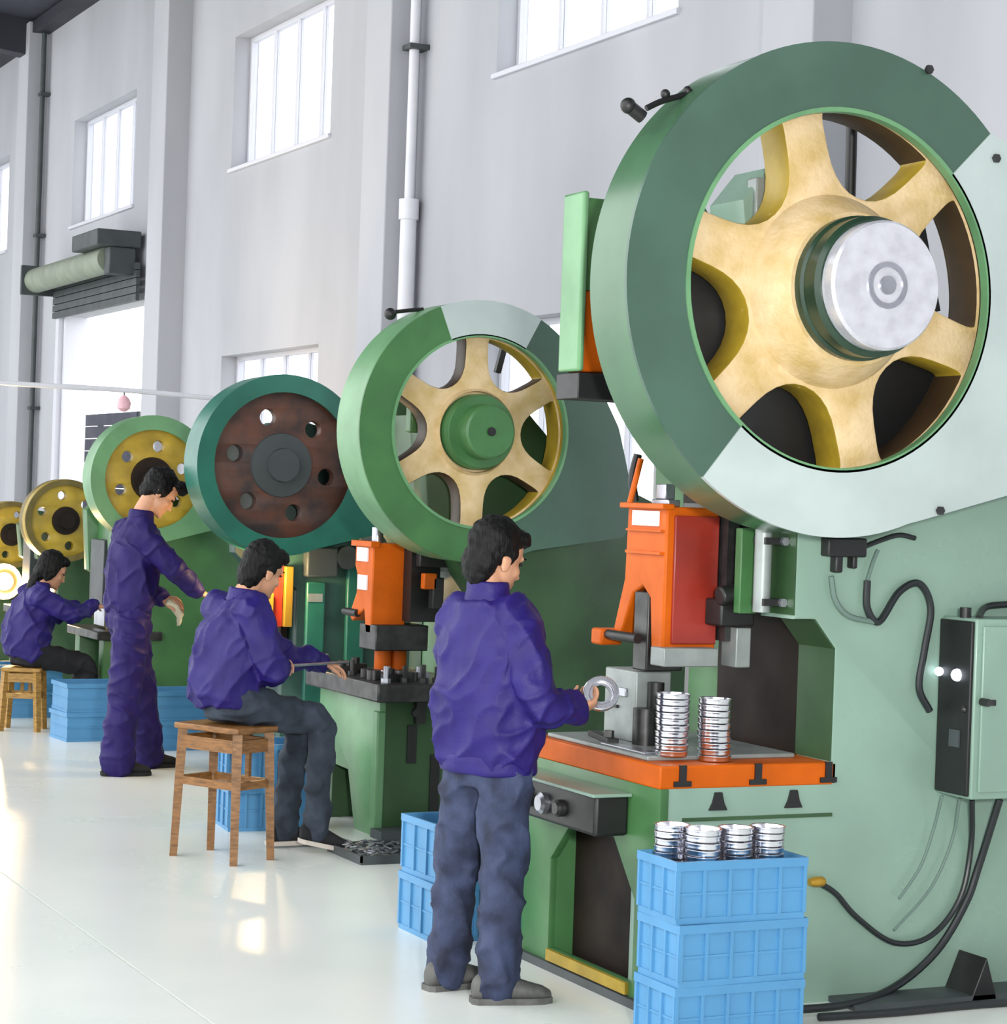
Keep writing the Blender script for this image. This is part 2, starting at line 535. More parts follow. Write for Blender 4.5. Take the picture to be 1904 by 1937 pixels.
# cable strung across the hall with a paper lantern
a, b, c = at(-90, 716, Y=17.0), at(235, 738, Y=17.0), at(440, 757, Y=17.0)
e = a + (c - a) * 6
w = thing('strung_cable', (b.x, 17.0, 0), 'thin white cable strung high across the hall in front of the doorway', 'cable')
MB().tube([(WX - 0.03, 17.0, c.z - 0.05), c, b, a, (0.5, 17.0, a.z + 0.15), (-8.0, 17.0, a.z + 0.9)], 0.02, n=8).build('cable_run', M_pipe, w)
MB().box(WX - 0.05, WX - 0.002, 16.95, 17.05, c.z - 0.11, c.z + 0.02).build('wall_hook', M_dgrey, w, smooth=False)
pl = thing('paper_lantern', (b.x, 17.0, b.z - 0.16), 'small pink paper lantern hanging from the white cable', 'lantern')
MB().lathe([(0.015, -0.05), (0.05, -0.025), (0.056, 0.02), (0.04, 0.055), (0.012, 0.08)], (b.x, 17.0, b.z - 0.12), (0, 0, 1), 16).build('paper_shade', M_pink, pl)
MB().cyl((b.x, 17.0, b.z - 0.04), (b.x, 17.0, b.z - 0.01), 0.006, n=6).build('hanger', M_dgrey, pl)

# ------------------------------------------------------------------ machine builders
def rayr(c, poly, th):
    d = Vector((math.cos(th), math.sin(th)))
    best = 0
    n = len(poly)
    for i in range(n):
        p, q = Vector(poly[i]) - Vector(c), Vector(poly[(i + 1) % n]) - Vector(c)
        e = q - p
        den = d.x * e.y - d.y * e.x
        if abs(den) < 1e-9:
            continue
        t = (p.x * e.y - p.y * e.x) / den
        s = (p.x * d.y - p.y * d.x) / den
        if t > 0 and -1e-6 <= s <= 1 + 1e-6:
            best = max(best, t)
    return best

def guard(root, c, R, rin, yf, depth, poly, sectors, m_band, thick=0.014):
    """flywheel cover: flat front sheets in sectors, closed band round the outside"""
    rad = lambda th: max(R, rayr(c, poly, th)) if poly else R
    P = lambda r, th, y: (c[0] + r * math.cos(th), y, c[1] + r * math.sin(th))
    obs = []
    for (a0, a1, nm, m, dy) in sectors:
        n = max(8, int(abs(a1 - a0) / (2 * math.pi) * 120))
        vs, fs = [], []
        for k in range(n + 1):
            th = a0 + (a1 - a0) * k / n
            ro = rad(th) + 0.004
            vs += [P(rin, th, yf + dy), P(ro, th, yf + dy), P(ro, th, yf + thick), P(rin, th, yf + thick)]
        for k in range(n):
            for j in range(4):
                fs.append((4 * k + j, 4 * k + 4 + j, 4 * k + 4 + (j + 1) % 4, 4 * k + (j + 1) % 4))
        fs += [(0, 1, 2, 3), (4 * n + 3, 4 * n + 2, 4 * n + 1, 4 * n)]
        obs.append(MB().add(vs, fs).build(nm, m, root))
    n = 160
    vs, fs = [], []
    for k in range(n):
        th = 2 * math.pi * k / n
        ro = rad(th)
        vs += [P(ro, th, yf + thick), P(ro, th, yf + depth), P(ro - 0.012, th, yf + depth), P(ro - 0.012, th, yf + thick)]
    for k in range(n):
        a, b = 4 * k, 4 * ((k + 1) % n)
        for j in range(4):
            fs.append((a + j, b + j, b + (j + 1) % 4, a + (j + 1) % 4))
    obs.append(MB().add(vs, fs).build('guard_band', m_band, root))
    return obs

def spoked_wheel(root, c, y0, y1, R, r_in, r_hub, half, a0, m, rim_y=(0, 0), m_rim=None, m_side=None):
    """six-spoke cast wheel"""
    hs = []
    for k in range(6):
        s0 = a0 + k * math.pi / 3
        s1 = s0 + math.pi / 3
        d0, d1 = Vector((math.cos(s0), math.sin(s0))), Vector((math.cos(s1), math.sin(s1)))
        n0, n1 = Vector((-d0.y, d0.x)), Vector((d1.y, -d1.x))
        A_in, A_out = d0 * r_hub + n0 * half * 1.12, d0 * math.sqrt(r_in ** 2 - half ** 2) + n0 * half
        B_in, B_out = d1 * r_hub + n1 * half * 1.12, d1 * math.sqrt(r_in ** 2 - half ** 2) + n1 * half
        t0, t1 = math.atan2(A_out.y, A_out.x), math.atan2(B_out.y, B_out.x)
        while t1 < t0:
            t1 += 2 * math.pi
        pts, ds = [A_in], [0.11 * R / 0.6]
        pts.append(A_out); ds.append(0.06 * R / 0.6)
        for j in range(1, 10):
            t = t0 + (t1 - t0) * j / 10
            pts.append(Vector((math.cos(t), math.sin(t))) * r_in); ds.append(0)
        pts.append(B_out); ds.append(0.06 * R / 0.6)
        pts.append(B_in); ds.append(0.11 * R / 0.6)
        loop = rounded([Vector(p) for p in pts], ds)
        hs.append([(c[0] + p.x, c[1] + p.y) for p in loop])
    w = sheet('flywheel', circle(c[0], c[1], R - 0.004, 96), hs, y0, y1, m, root, bev=0.010)
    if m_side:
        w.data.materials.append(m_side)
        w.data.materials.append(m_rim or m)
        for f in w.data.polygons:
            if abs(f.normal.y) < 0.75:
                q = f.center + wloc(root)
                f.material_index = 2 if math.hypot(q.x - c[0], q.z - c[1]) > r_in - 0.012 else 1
    rim = MB().ring((c[0], 0, c[1]), (0, 1, 0), r_in + 0.002, R, y0 + rim_y[0], y1 + rim_y[1], 96).build('wheel_rim', m_rim or m, w)
    return w

def holed_disc(root, c, y0, y1, R, nh, rh, rc, a0, m, name='flywheel'):
    hs = [circle(c[0] + rc * math.cos(a0 + 2 * math.pi * k / nh), c[1] + rc * math.sin(a0 + 2 * math.pi * k / nh), rh, 24) for k in range(nh)]
    return sheet(name, circle(c[0], c[1], R, 80), hs, y0, y1, m, root, bev=0.006)

AX = (0, 1, 0)
def bolt(root, p, d, r=0.014, h=0.014, m=None):
    return MB().cyl(p, Vector(p) + Vector(d) * h, r, n=6).build('bolt', m or M_dsteel, root)

rd = math.radians
# ------------------------------------------------------------------ press nearest the camera
p1 = thing('punch_press', (4.6, 6.85, 0), 'largest pale green punch press with a six-spoke ochre flywheel, nearest the camera', 'punch press', 'punch presses in a row')
prof = [(3.735, 0.0), (3.735, 0.745), (4.385, 0.745), (4.385, 1.22), (4.295, 1.325), (4.215, 1.325), (4.215, 1.62), (4.20, 2.10),
        (4.00, 2.35), (3.95, 2.72), (4.04, 2.83), (4.22, 2.83), (4.62, 2.30), (5.7, 2.05), (5.75, 0.0)]
for y0, y1 in ((6.36, 6.58), (7.12, 7.34)):
    sheet('side_frame', prof, [], y0, y1, M_pale if y0 < 7 else M_green, p1, bev=0.008)
MB().box(4.40, 5.7, 6.58, 7.12, 0.02, 2.0).build('rear_body', M_dgreen, p1)
MB().box(4.22, 4.45, 6.58, 7.12, 1.75, 2.42).build('crown', M_dgreen, p1, bevel=0.01)
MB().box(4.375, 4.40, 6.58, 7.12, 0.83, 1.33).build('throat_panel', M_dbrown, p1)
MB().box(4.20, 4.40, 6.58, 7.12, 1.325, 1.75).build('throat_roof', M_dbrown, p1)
fp = [(6.36, 0.0), (6.36, 0.745), (7.34, 0.745), (7.34, 0.0)]
fh = [(6.50, 0.07), (7.13, 0.07), (7.13, 0.40), (6.98, 0.55), (6.66, 0.55), (6.50, 0.36)]
sheet('front_panel', fp, [fh], 3.70, 3.735, M_green, p1, axis='x', bev=0.005)
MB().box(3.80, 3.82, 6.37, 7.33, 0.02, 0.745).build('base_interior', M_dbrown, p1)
MB().box(3.685, 3.70, 6.52, 7.11, 0.035, 0.075).build('kick_strip', M_mustard, p1)
MB().box(3.68, 3.70, 6.40, 7.34, 0.0, 0.03).build('plinth', M_dgrey, p1)
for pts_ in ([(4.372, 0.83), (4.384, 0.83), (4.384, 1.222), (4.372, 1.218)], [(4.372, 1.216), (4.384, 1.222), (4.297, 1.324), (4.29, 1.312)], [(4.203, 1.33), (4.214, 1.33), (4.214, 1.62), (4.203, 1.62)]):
    MB().prism(pts_, 6.364, 6.578).build('throat_shade', M_dgreen, p1, smooth=False)  # dark green strips put shade into the colour of the throat faces
# bed
bed = [(3.70, 6.36), (4.40, 6.36), (4.40, 7.34), (3.80, 7.34), (3.70, 7.26)]
bd = MB().prism(bed, 0.748, 0.826, axis='z').build('bed', M_orange, p1, bevel=0.006)
MB().box(3.73, 4.32, 6.50, 7.24, 0.826, 0.842).build('bolster_plate', M_greyblk, p1, bevel=0.004)
for x in (3.785, 4.08, 4.365):
    MB().box(x - 0.013, x + 0.013, 6.352, 6.364, 0.775, 0.828).box(x - 0.033, x + 0.033, 6.352, 6.364, 0.757, 0.775).build('t_slot', M_black, bd, smooth=False)
for x in (3.925, 4.225):
    MB().prism([(x - 0.035, 0.675), (x + 0.035, 0.675), (x + 0.022, 0.70), (x + 0.013, 0.735), (x - 0.013, 0.735), (x - 0.022, 0.70)], 6.35, 6.362).build('t_slot_reflection', M_black, p1, smooth=False)  # black shapes imitate reflections of the slots below the bed
MB().box(3.79, 4.385, 6.354, 6.362, 0.640, 0.652).build('ledge_shadow', M_dgreen, p1, smooth=False)  # dark strip painted as the shadow line of a ledge
# control box on the front
cb = MB().box(3.57, 3.70, 6.56, 7.24, 0.565, 0.705).build('control_box', M_black, p1, bevel=0.012)
MB().box(3.55, 3.70, 6.54, 7.26, 0.700, 0.712).build('lid', M_pale, cb, bevel=0.003)
for y, m, r in ((7.20, M_redb, 0.035), (7.05, M_dsteel, 0.03), (6.93, M_steel, 0.038), (6.80, M_dsteel, 0.03)):
    MB().lathe([(r, 0), (r, 0.02), (r * 0.7, 0.03)], (3.57, y, 0.63), (-1, 0, 0), 20).build('push_button', m, cb)
# ram and tool holder
ram_pts = [(6.72, 1.685), (7.00, 1.685), (7.01, 1.42), (7.085, 1.22), (7.03, 1.20), (6.945, 1.37), (6.875, 1.40), (6.82, 1.36), (6.80, 1.165), (6.72, 1.165)]
ram = MB().prism(ram_pts, 3.90, 4.115, axis='x').build('ram', M_orange, p1, bevel=0.008)
MB().box(3.93, 4.11, 6.708, 6.722, 1.205, 1.655).build('ram_side_plate', M_red, ram, bevel=0.004)
MB().box(3.893, 3.90, 6.77, 6.955, 1.615, 1.668).build('nameplate', M_white, ram, smooth=False)
MB().box(3.87, 3.92, 6.70, 7.01, 1.675, 1.695).build('ram_lip', M_orange, ram, bevel=0.004)
MB().box(3.885, 3.90, 6.735, 6.985, 1.515, 1.525).box(3.885, 3.90, 6.735, 6.985, 1.595, 1.602).build('rib', M_orange, ram, smooth=False)
MB().box(3.84, 3.93, 7.06, 7.14, 1.175, 1.235).build('stop_arm', M_orange, ram, bevel=0.01)
MB().cyl((3.87, 7.10, 1.215), (3.87, 6.84, 1.215), 0.018, n=14).build('knockout_bar', M_black, ram)
MB().box(3.90, 4.05, 6.83, 6.93, 1.10, 1.38).build('tool_shank', M_dsteel, ram, bevel=0.006)
MB().box(3.87, 4.09, 6.655, 6.75, 1.13, 1.195).build('clamp_plate', M_greyblk, ram, bevel=0.004)
MB().box(3.95, 4.0, 6.80, 6.92, 1.685, 1.71).box(3.955, 3.995, 6.83, 6.90, 1.71, 1.765).build('adjusting_nut', M_steel, ram, bevel=0.004)
a, b = at(1190, 955, Y=6.98), at(1212, 868, Y=6.98)
MB().cyl(a, b, 0.011, n=10).build('oil_pipe', M_orange, ram)
MB().tube([at(1200, 948, Y=7.05), at(1196, 905, Y=7.05), at(1206, 860, Y=7.05)], 0.016).build('hose', M_black, ram)
MB().box(4.115, 4.16, 6.66, 7.06, 1.22, 1.66).box(4.19, 4.205, 6.60, 7.1, 1.34, 1.7).build('guide_rail', M_dsteel, p1)
MB().box(4.06, 4.20, 6.60, 6.71, 1.275, 1.37).cyl((4.05, 6.6, 1.38), (4.19, 6.6, 1.40), 0.035, n=14).build('clamp_block', M_black, p1, bevel=0.008)
MB().box(4.14, 4.20, 6.62, 6.72, 1.13, 1.27).build('hanger_bracket', M_greyblk, p1, bevel=0.004)
MB().box(4.09, 4.16, 6.53, 6.57, 1.325, 1.62).build('gib_plate', M_green, p1, bevel=0.004)
MB().cyl((4.135, 6.46, 1.335), (4.135, 6.46, 1.62), 0.03, n=18).build('knockout_rod', M_greyblk, p1)
for z in (1.37, 1.58):
    MB().box(4.12, 4.215, 6.42, 6.50, z - 0.012, z + 0.012).build('rod_clip', M_black, p1, smooth=False)
    bolt(p1, (4.19, 6.42, z), (0, -1, 0), 0.016, 0.016, M_steel)
# crown front cover
MB().box(3.545, 3.57, 6.75, 6.905, 2.14, 2.76).build('crank_cover', M_lgreen, p1, bevel=0.01)
MB().box(3.57, 3.92, 6.77, 6.89, 2.42, 2.74).build('crank_arm', M_green, p1, bevel=0.008)
MB().box(3.57, 3.92, 6.77, 6.89, 2.14, 2.42).build('connecting_rod', M_orange, p1, bevel=0.008)
MB().box(3.545, 3.80, 6.745, 6.91, 2.045, 2.135).build('rubber_stop', M_black, p1, bevel=0.004)
# cover, wheel and hub
c1 = (4.178, 2.417)
poly = [(3.9, 2.0), (3.9, 2.95), (4.751, 2.99), (5.95, 2.53), (5.95, 2.05), (4.47, 1.66)]
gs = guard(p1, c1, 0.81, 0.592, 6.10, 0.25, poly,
           [(rd(45), rd(231), 'guard_front', M_guard, 0.0), (rd(231), rd(405), 'belt_cover_front', M_guard_sheen, -0.006)], M_band)  # lower sector coloured pale to imitate its glossy reflection
MB().ring((c1[0], 0, c1[1]), AX, 0.585, 0.600, 6.094, 6.13, 96).build('guard_edging', M_lgreen, gs[0])
for px_, py_ in ((1755, 132), (1882, 300), (1776, 966)):
    q = at(px_, py_, Y=6.095)
    bolt(p1, q, (0, -1, 0), 0.016, 0.012)
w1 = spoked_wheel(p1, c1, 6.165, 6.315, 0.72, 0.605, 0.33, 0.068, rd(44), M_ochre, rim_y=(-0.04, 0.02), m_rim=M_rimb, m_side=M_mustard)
MB().lathe([(0.335, 6.20), (0.315, 6.15), (0.275, 6.07), (0.25, 6.03), (0.23, 6.03), (0.23, 6.30)], (c1[0], 0, c1[1]), AX, 64).build('hub_boss', M_ochre, w1)
MB().lathe([(0.236, 6.30), (0.236, 6.00), (0.228, 5.99), (0.228, 5.93), (0.215, 5.915), (0.2, 5.915)], (c1[0], 0, c1[1]), AX, 64).build('hub_collar', M_collar, w1)
hc = MB().lathe([(0.208, 6.2), (0.208, 5.865), (0.200, 5.855), (0.01, 5.855)], (c1[0], 0, c1[1]), AX, 64).build('hub_cap', M_cap, w1)
MB().ring((c1[0], 0, c1[1]), AX, 0.058, 0.075, 5.849, 5.857, 40).ring((c1[0], 0, c1[1]), AX, 0.0, 0.03, 5.847, 5.857, 24).build('centre_ring', M_steel, w1)
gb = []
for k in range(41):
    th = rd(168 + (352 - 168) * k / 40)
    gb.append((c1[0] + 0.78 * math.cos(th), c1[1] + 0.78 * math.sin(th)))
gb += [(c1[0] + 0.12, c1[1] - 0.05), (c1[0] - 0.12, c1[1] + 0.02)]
sheet('guard_back_shade', gb, [], 6.335, 6.347, M_black, p1, bev=0.002)  # black sheet added to imitate the shade behind the wheel
MB().cyl(at(1606, 420, Y=6.55), at(1614, 120, Y=6.55), 0.020, n=14).build('conduit', M_black, p1)
MB().bar(at(1738, 425, Y=6.6), at(1768, 590, Y=6.6), 0.02, 0.035).build('belt_strap', M_black, p1)
MB().box(3.98, 4.18, 6.34, 6.40, 2.56, 2.80).cyl((4.12, 6.34, 2.68), (4.12, 6.30, 2.68), 0.075, n=24).build('bearing_cap', M_greyblk, p1, bevel=0.006)
MB().tube([at(1320, 172, Y=6.25), at(1285, 182, Y=6.25), at(1250, 192, Y=6.25), at(1222, 205, Y=6.25)], 0.010, n=8).build('grease_line', M_black, p1)
a, b = at(1188, 200, Y=6.25), at(1215, 222, Y=6.25)
MB().cyl(a, b, 0.022, n=12).ball(a, 0.026).build('grease_nipple', M_black, p1)
for q in (at(1258, 178, Y=6.25), at(1300, 172, Y=6.25)):
    MB().ball(q, 0.016).build('clip', M_black, p1)
MB().box(4.30, 4.46, 6.31, 6.36, 1.535, 1.60).box(4.34, 4.37, 6.32, 6.36, 1.48, 1.54).box(4.41, 4.43, 6.32, 6.36, 1.495, 1.54).build('terminal_block', M_black, p1, bevel=0.006)
MB().prism([(4.885, 0.0), (5.0, 0.0), (4.95, 0.15)], 6.20, 6.36).build('foot_gusset', M_black, p1, bevel=0.004)
MB().box(4.4, 5.9, 6.20, 6.36, 0.0, 0.02).build('foot_plate', M_dgrey, p1)

# electrical cabinet
ec = thing('electrical_cabinet', (5.2, 6.26, 0.71), 'pale green electrical cabinet with a black side, bolted to the nearest press', 'cabinet')
MB().box(4.825, 5.62, 6.165, 6.358, 0.71, 1.335).build('cabinet_body', M_pale, ec, bevel=0.006)
sp = MB().box(4.812, 4.826, 6.175, 6.355, 0.72, 1.325).build('side_panel', M_black, ec, bevel=0.004)
MB().ball((4.81, 6.245, 1.135), 0.022).build('glint_knob', M_glint, sp)  # glowing knobs imitate flash glints on the cabinet side, not lamps
MB().ball((4.80, 6.335, 1.14), 0.016).build('glint_knob', M_glint, sp)
MB().box(4.806, 4.814, 6.22, 6.275, 0.885, 0.945).build('switch_plate', M_dgrey, sp, smooth=False)
MB().ball((4.812, 6.20, 1.02), 0.012).build('key_lock', M_dsteel, sp)
MB().box(4.85, 5.6, 6.155, 6.166, 0.735, 1.31).build('cabinet_door', M_pale, ec, bevel=0.004)
MB().box(4.99, 5.05, 6.150, 6.158, 0.955, 1.02).build('door_label', M_white, ec, smooth=False)
MB().cyl((4.85, 6.155, 1.05), (4.85, 6.12, 1.05), 0.014, n=12).box(4.84, 4.88, 6.115, 6.13, 1.04, 1.06).build('door_handle', M_dsteel, ec)
MB().cyl((4.84, 6.25, 1.335), (4.84, 6.25, 1.37), 0.02, n=12).build('cable_gland', M_black, ec)

def cable(pts, r, m, label, Y=6.335, name='cable', group='cables on the nearest press'):
    P = [at(x, y, Y=(q[0] if q else Y)) for x, y, *q in pts]
    o = MB().tube(P, r, n=10, smooth=7).build(name, m)
    return tag(o, label, 'cable', group)
cable([(1640, 1098), (1640, 1150), (1662, 1176), (1700, 1120), (1738, 1104), (1760, 1150), (1748, 1230), (1738, 1300), (1758, 1345)], 0.013, M_cable,
      'thick black cable looping from under the big flywheel to the black cabinet side')
cable([(1572, 1090), (1580, 1135), (1605, 1165), (1655, 1177)], 0.010, M_gcable, 'thin grey-green cable hanging in a loop under the terminal block')
cable([(1660, 1040), (1650, 1065), (1640, 1098)], 0.007, M_gcable, 'short grey lead dropping from behind the big flywheel cover')
cable([(1620, 1040), (1665, 1022), (1700, 1012), (1730, 1018)], 0.009, M_cable, 'short black lead running right out of the terminal block')
cable([(1838, 1512, 6.27), (1836, 1600), (1815, 1700), (1760, 1770), (1690, 1783), (1620, 1735), (1580, 1690), (1545, 1668)], 0.010, M_cable,
      'black cable sagging from the cabinet to the brass connector beside the front crates')
cable([(1890, 1512, 6.27), (1850, 1640), (1825, 1710), (1770, 1800), (1690, 1868), (1600, 1900, 6.22), (1480, 1912, 6.2)], 0.014, M_cable,
      'thickest black cable curving from the cabinet down to the floor')
cable([(1782, 1505, 6.30), (1765, 1570), (1740, 1640), (1700, 1700)], 0.005, M_gcable, 'thin grey wire trailing from the cabinet bottom across the press side')
cable([(1815, 1510, 6.30), (1800, 1590), (1760, 1680), (1690, 1760)], 0.005, M_gcable, 'second thin grey wire trailing lower across the press side')
cable([(1850, 1170, 6.24), (1862, 1150), (1890, 1144), (1960, 1142)], 0.012, M_cable, 'black cable arching over the top of the electrical cabinet')
P = [(4.2, 6.12, 0.014), (4.5, 6.10, 0.014), (4.85, 6.11, 0.014), (5.3, 6.08, 0.014), (5.9, 6.1, 0.014)]
tag(MB().tube(P, 0.014).build('cable', M_cable), 'black cable lying on the floor along the foot of the nearest press', 'cable', 'cables on the nearest press')
q = at(1545, 1668, Y=6.335)
tag(MB().lathe([(0.012, -0.03), (0.018, -0.01), (0.018, 0.02), (0.012, 0.03)], q, (1, 0, 0), 12).build('hose_connector', M_brass), 'small brass hose connector on the press side beside the front crates', 'connector')

# ------------------------------------------------------------------ second press
p2 = thing('punch_press', (5.0, 10.5, 0), 'green punch press with a yellow six-spoke flywheel, behind the standing man in jeans', 'punch press', 'punch presses in a row')
prof2 = [(4.30, 0.0), (4.30, 0.68), (4.78, 0.68), (4.78, 1.20), (4.70, 1.30), (4.62, 1.45), (4.50, 1.6), (4.45, 2.05), (4.55, 2.2), (4.95, 2.2), (5.25, 1.9), (6.0, 1.6), (6.0, 0.0)]
for y0, y1 in ((10.10, 10.26), (10.76, 10.92)):
    sheet('side_frame', prof2, [], y0, y1, M_dgreen, p2, bev=0.008)
MB().box(4.80, 5.9, 10.26, 10.76, 0.02, 1.55).box(4.52, 4.95, 10.26, 10.76, 1.5, 2.1).build('rear_body', M_dgreen, p2)
fp2 = [(10.10, 0.0), (10.10, 0.66), (10.90, 0.66), (10.90, 0.34), (10.78, 0.30), (10.48, 0.29), (10.37, 0.0)]
sheet('front_panel', fp2, [], 4.265, 4.30, M_lgreen, p2, axis='x', bev=0.006)  # front coloured lighter than the sides, imitating light from the left
MB().box(4.29, 4.33, 10.80, 10.95, 0.0, 0.3).build('rear_leg', M_dgreen, p2, bevel=0.004)
MB().box(4.250, 4.300, 10.085, 10.15, 0.0, 0.62).build('corner_post', M_lgreen, p2, bevel=0.010)
MB().box(4.20, 5.1, 9.97, 10.96, 0.675, 0.765).build('bed', M_dsteel, p2, bevel=0.008)
MB().box(4.45, 4.50, 10.06, 10.10, 0.56, 0.68).cyl((4.42, 10.02, 0.62), (4.42, 9.99, 0.62), 0.02, n=12).build('clamp_bolt', M_black, p2)
for x, z0, z1 in ((4.42, 0.36, 0.55), (4.55, 0.1, 0.4), (4.75, 0.15, 0.55)):
    MB().box(x, x + 0.05, 10.092, 10.103, z0, z1).build('vent_slot', M_black, p2, smooth=False)
MB().box(4.24, 5.9, 9.96, 10.10, 0.0, 0.045).build('foot_plate', M_dgrey, p2)
c2 = (4.605, 2.01)
poly2 = [(4.2, 1.7), (4.2, 2.3), (5.22, 2.30), (5.36, 2.06), (5.47, 1.66), (5.42, 1.52), (4.6, 1.40)]
g2 = guard(p2, c2, 0.635, 0.468, 9.75, 0.30, poly2,
           [(rd(112), rd(280), 'guard_front', M_green, 0.0), (rd(280), rd(360 + 62), 'belt_cover_front', M_guard, -0.003), (rd(62), rd(112), 'guard_top_sheen', M_guard_sheen, -0.006)], M_lgreen)  # top sector coloured pale as a painted reflection
MB().ring((c2[0], 0, c2[1]), AX, 0.460, 0.474, 9.744, 9.78, 80).build('guard_edging', M_lgreen, g2[0])
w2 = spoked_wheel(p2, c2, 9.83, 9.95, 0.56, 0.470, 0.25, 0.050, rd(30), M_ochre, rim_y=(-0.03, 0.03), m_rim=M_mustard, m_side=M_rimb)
MB().lathe([(0.225, 9.86), (0.2, 9.80), (0.185, 9.9)], (c2[0], 0, c2[1]), AX, 48).build('hub_boss', M_ochre, w2)
MB().lathe([(0.185, 9.95), (0.185, 9.76), (0.175, 9.745), (0.135, 9.745), (0.13, 9.65), (0.12, 9.64), (0.01, 9.64)], (c2[0], 0, c2[1]), AX, 48).build('hub_cap', M_green, w2)
MB().cyl((c2[0], 9.66, c2[1]), (c2[0], 9.632, c2[1]), 0.022, n=12).build('centre_screw', M_black, w2)
MB().bar(at(957, 640, Y=10.3), at(940, 705, Y=10.3), 0.03, 0.03).build('tie_rod', M_black, p2)
MB().box(4.36, 4.47, 10.05, 10.12, 2.0, 2.20).build('bearing_cap', M_green, p2, bevel=0.01)
MB().cyl((4.50, 10.06, 2.12), (4.50, 10.02, 2.12), 0.05, n=16).build('bearing_bolt', M_greyblk, p2)
MB().tube([at(735, 592, Y=9.98), at(765, 588, Y=9.98), at(800, 585, Y=9.98)], 0.010).ball(at(738, 594, Y=9.98), 0.03).build('grease_nipple', M_black, p2)
# ram of the second press
rp = [(10.40, 1.44), (10.64, 1.44), (10.64, 1.32), (10.61, 1.28), (10.61, 1.18), (10.70, 1.06), (10.66, 1.03), (10.50, 1.10), (10.47, 0.98), (10.40, 0.98)]
r2 = MB().prism(rp, 4.33, 4.52, axis='x').build('ram', M_orange, p2, bevel=0.008)
MB().box(4.322, 4.33, 10.46, 10.60, 1.345, 1.415).build('nameplate', M_white, r2, smooth=False)
MB().box(4.322, 4.33, 10.46, 10.58, 1.20, 1.275).build('nameplate', M_white, r2, smooth=False)
MB().box(4.31, 4.36, 10.385, 10.655, 1.42, 1.45).build('ram_lip', M_orange, r2, bevel=0.004)
MB().cyl((4.40, 10.52, 1.44), (4.40, 10.52, 1.52), 0.03, n=12).build('adjusting_screw', M_steel, r2)
MB().cyl((4.33, 10.76, 1.075), (4.33, 10.58, 1.075), 0.02, n=12).build('knockout_bar', M_black, r2)
MB().box(4.33, 4.62, 10.33, 10.55, 0.90, 1.03).build('tool_holder', M_dsteel, r2, bevel=0.006)
MB().cyl((4.42, 10.44, 0.9), (4.42, 10.44, 0.80), 0.045, n=16).cyl((4.50, 10.42, 0.9), (4.50, 10.42, 0.80), 0.04, n=16).build('punch', M_orange, r2)
MB().box(4.50, 4.66, 10.30, 10.66, 1.05, 1.42).build('guide_rail', M_black, p2)
MB().box(4.52, 4.78, 10.24, 10.30, 1.33, 1.40).box(4.58, 4.64, 10.2, 10.26, 1.12, 1.28).build('ram_linkage', M_black, p2, bevel=0.006)
MB().box(4.53, 4.60, 10.2, 10.25, 1.22, 1.30).build('link_arm', M_orange, p2, bevel=0.006)
MB().box(4.78, 4.81, 10.26, 10.76, 0.765, 1.3).build('throat_panel', M_lgreen, p2)

# ------------------------------------------------------------------ third press (teal)
p3 = thing('punch_press', (5.0, 12.9, 0), 'teal punch press with a rust-brown holed flywheel disc, behind the seated man', 'punch press', 'punch presses in a row')
prof3 = [(4.64, 0.0), (4.64, 0.68), (4.72, 0.72), (4.72, 1.10), (4.62, 1.20), (4.52, 1.30), (4.47, 1.9), (4.72, 2.1), (5.12, 2.0), (5.82, 1.5), (5.92, 0.0)]
for y0, y1 in ((12.48, 12.60), (13.05, 13.17)):
    sheet('side_frame', prof3, [], y0, y1, M_dteal, p3, bev=0.008)
MB().box(4.84, 5.8, 12.60, 13.05, 0.02, 1.5).box(4.57, 5.1, 12.60, 13.05, 1.3, 2.0).build('rear_body', M_dteal, p3)
for x0_, x1_, z1_ in ((4.76, 4.88, 1.15), (5.02, 5.14, 1.25)):
    MB().box(x0_, x1_, 12.44, 12.48, 0.05, z1_).build('side_rib', M_teal, p3, bevel=0.01)
MB().box(4.74, 4.94, 12.40, 12.48, 1.18, 1.36).build('ram_guide', M_dgrey, p3, bevel=0.012)
MB().cyl((5.0, 12.48, 1.3), (5.0, 12.40, 1.3), 0.07, n=20).build('pivot', M_dgrey, p3)
MB().box(5.08, 5.16, 12.42, 12.48, 1.2, 1.45).build('ram_guide', M_greyblk, p3, bevel=0.01)
MB().box(4.77, 4.86, 12.435, 12.442, 1.03, 1.08).build('nameplate', M_greyblk, p3, smooth=False)
c3 = (4.50, 1.838)
poly3 = [(4.2, 1.6), (4.2, 2.0), (5.0, 2.12), (5.35, 1.72), (5.3, 1.5), (4.6, 1.33)]
guard(p3, c3, 0.525, 0.425, 12.20, 0.26, poly3, [(rd(60), rd(420), 'guard_front', M_teal, 0.0)], M_teal)
w3 = holed_disc(p3, c3, 12.255, 12.33, 0.50, 6, 0.055, 0.29, rd(48), M_brown)
MB().lathe([(0.20, 12.30), (0.185, 12.24), (0.10, 12.235), (0.095, 12.20), (0.01, 12.20)], (c3[0], 0, c3[1]), AX, 40).build('hub_cap', M_dgrey, w3)
for k in (3, 2):
    an = rd(48 + 60 * k)
    MB().cyl((c3[0] + 0.29 * math.cos(an), 12.36, c3[1] + 0.29 * math.sin(an)), (c3[0] + 0.29 * math.cos(an), 12.40, c3[1] + 0.29 * math.sin(an)), 0.06, n=16).build('back_plate', M_greyblk, w3)
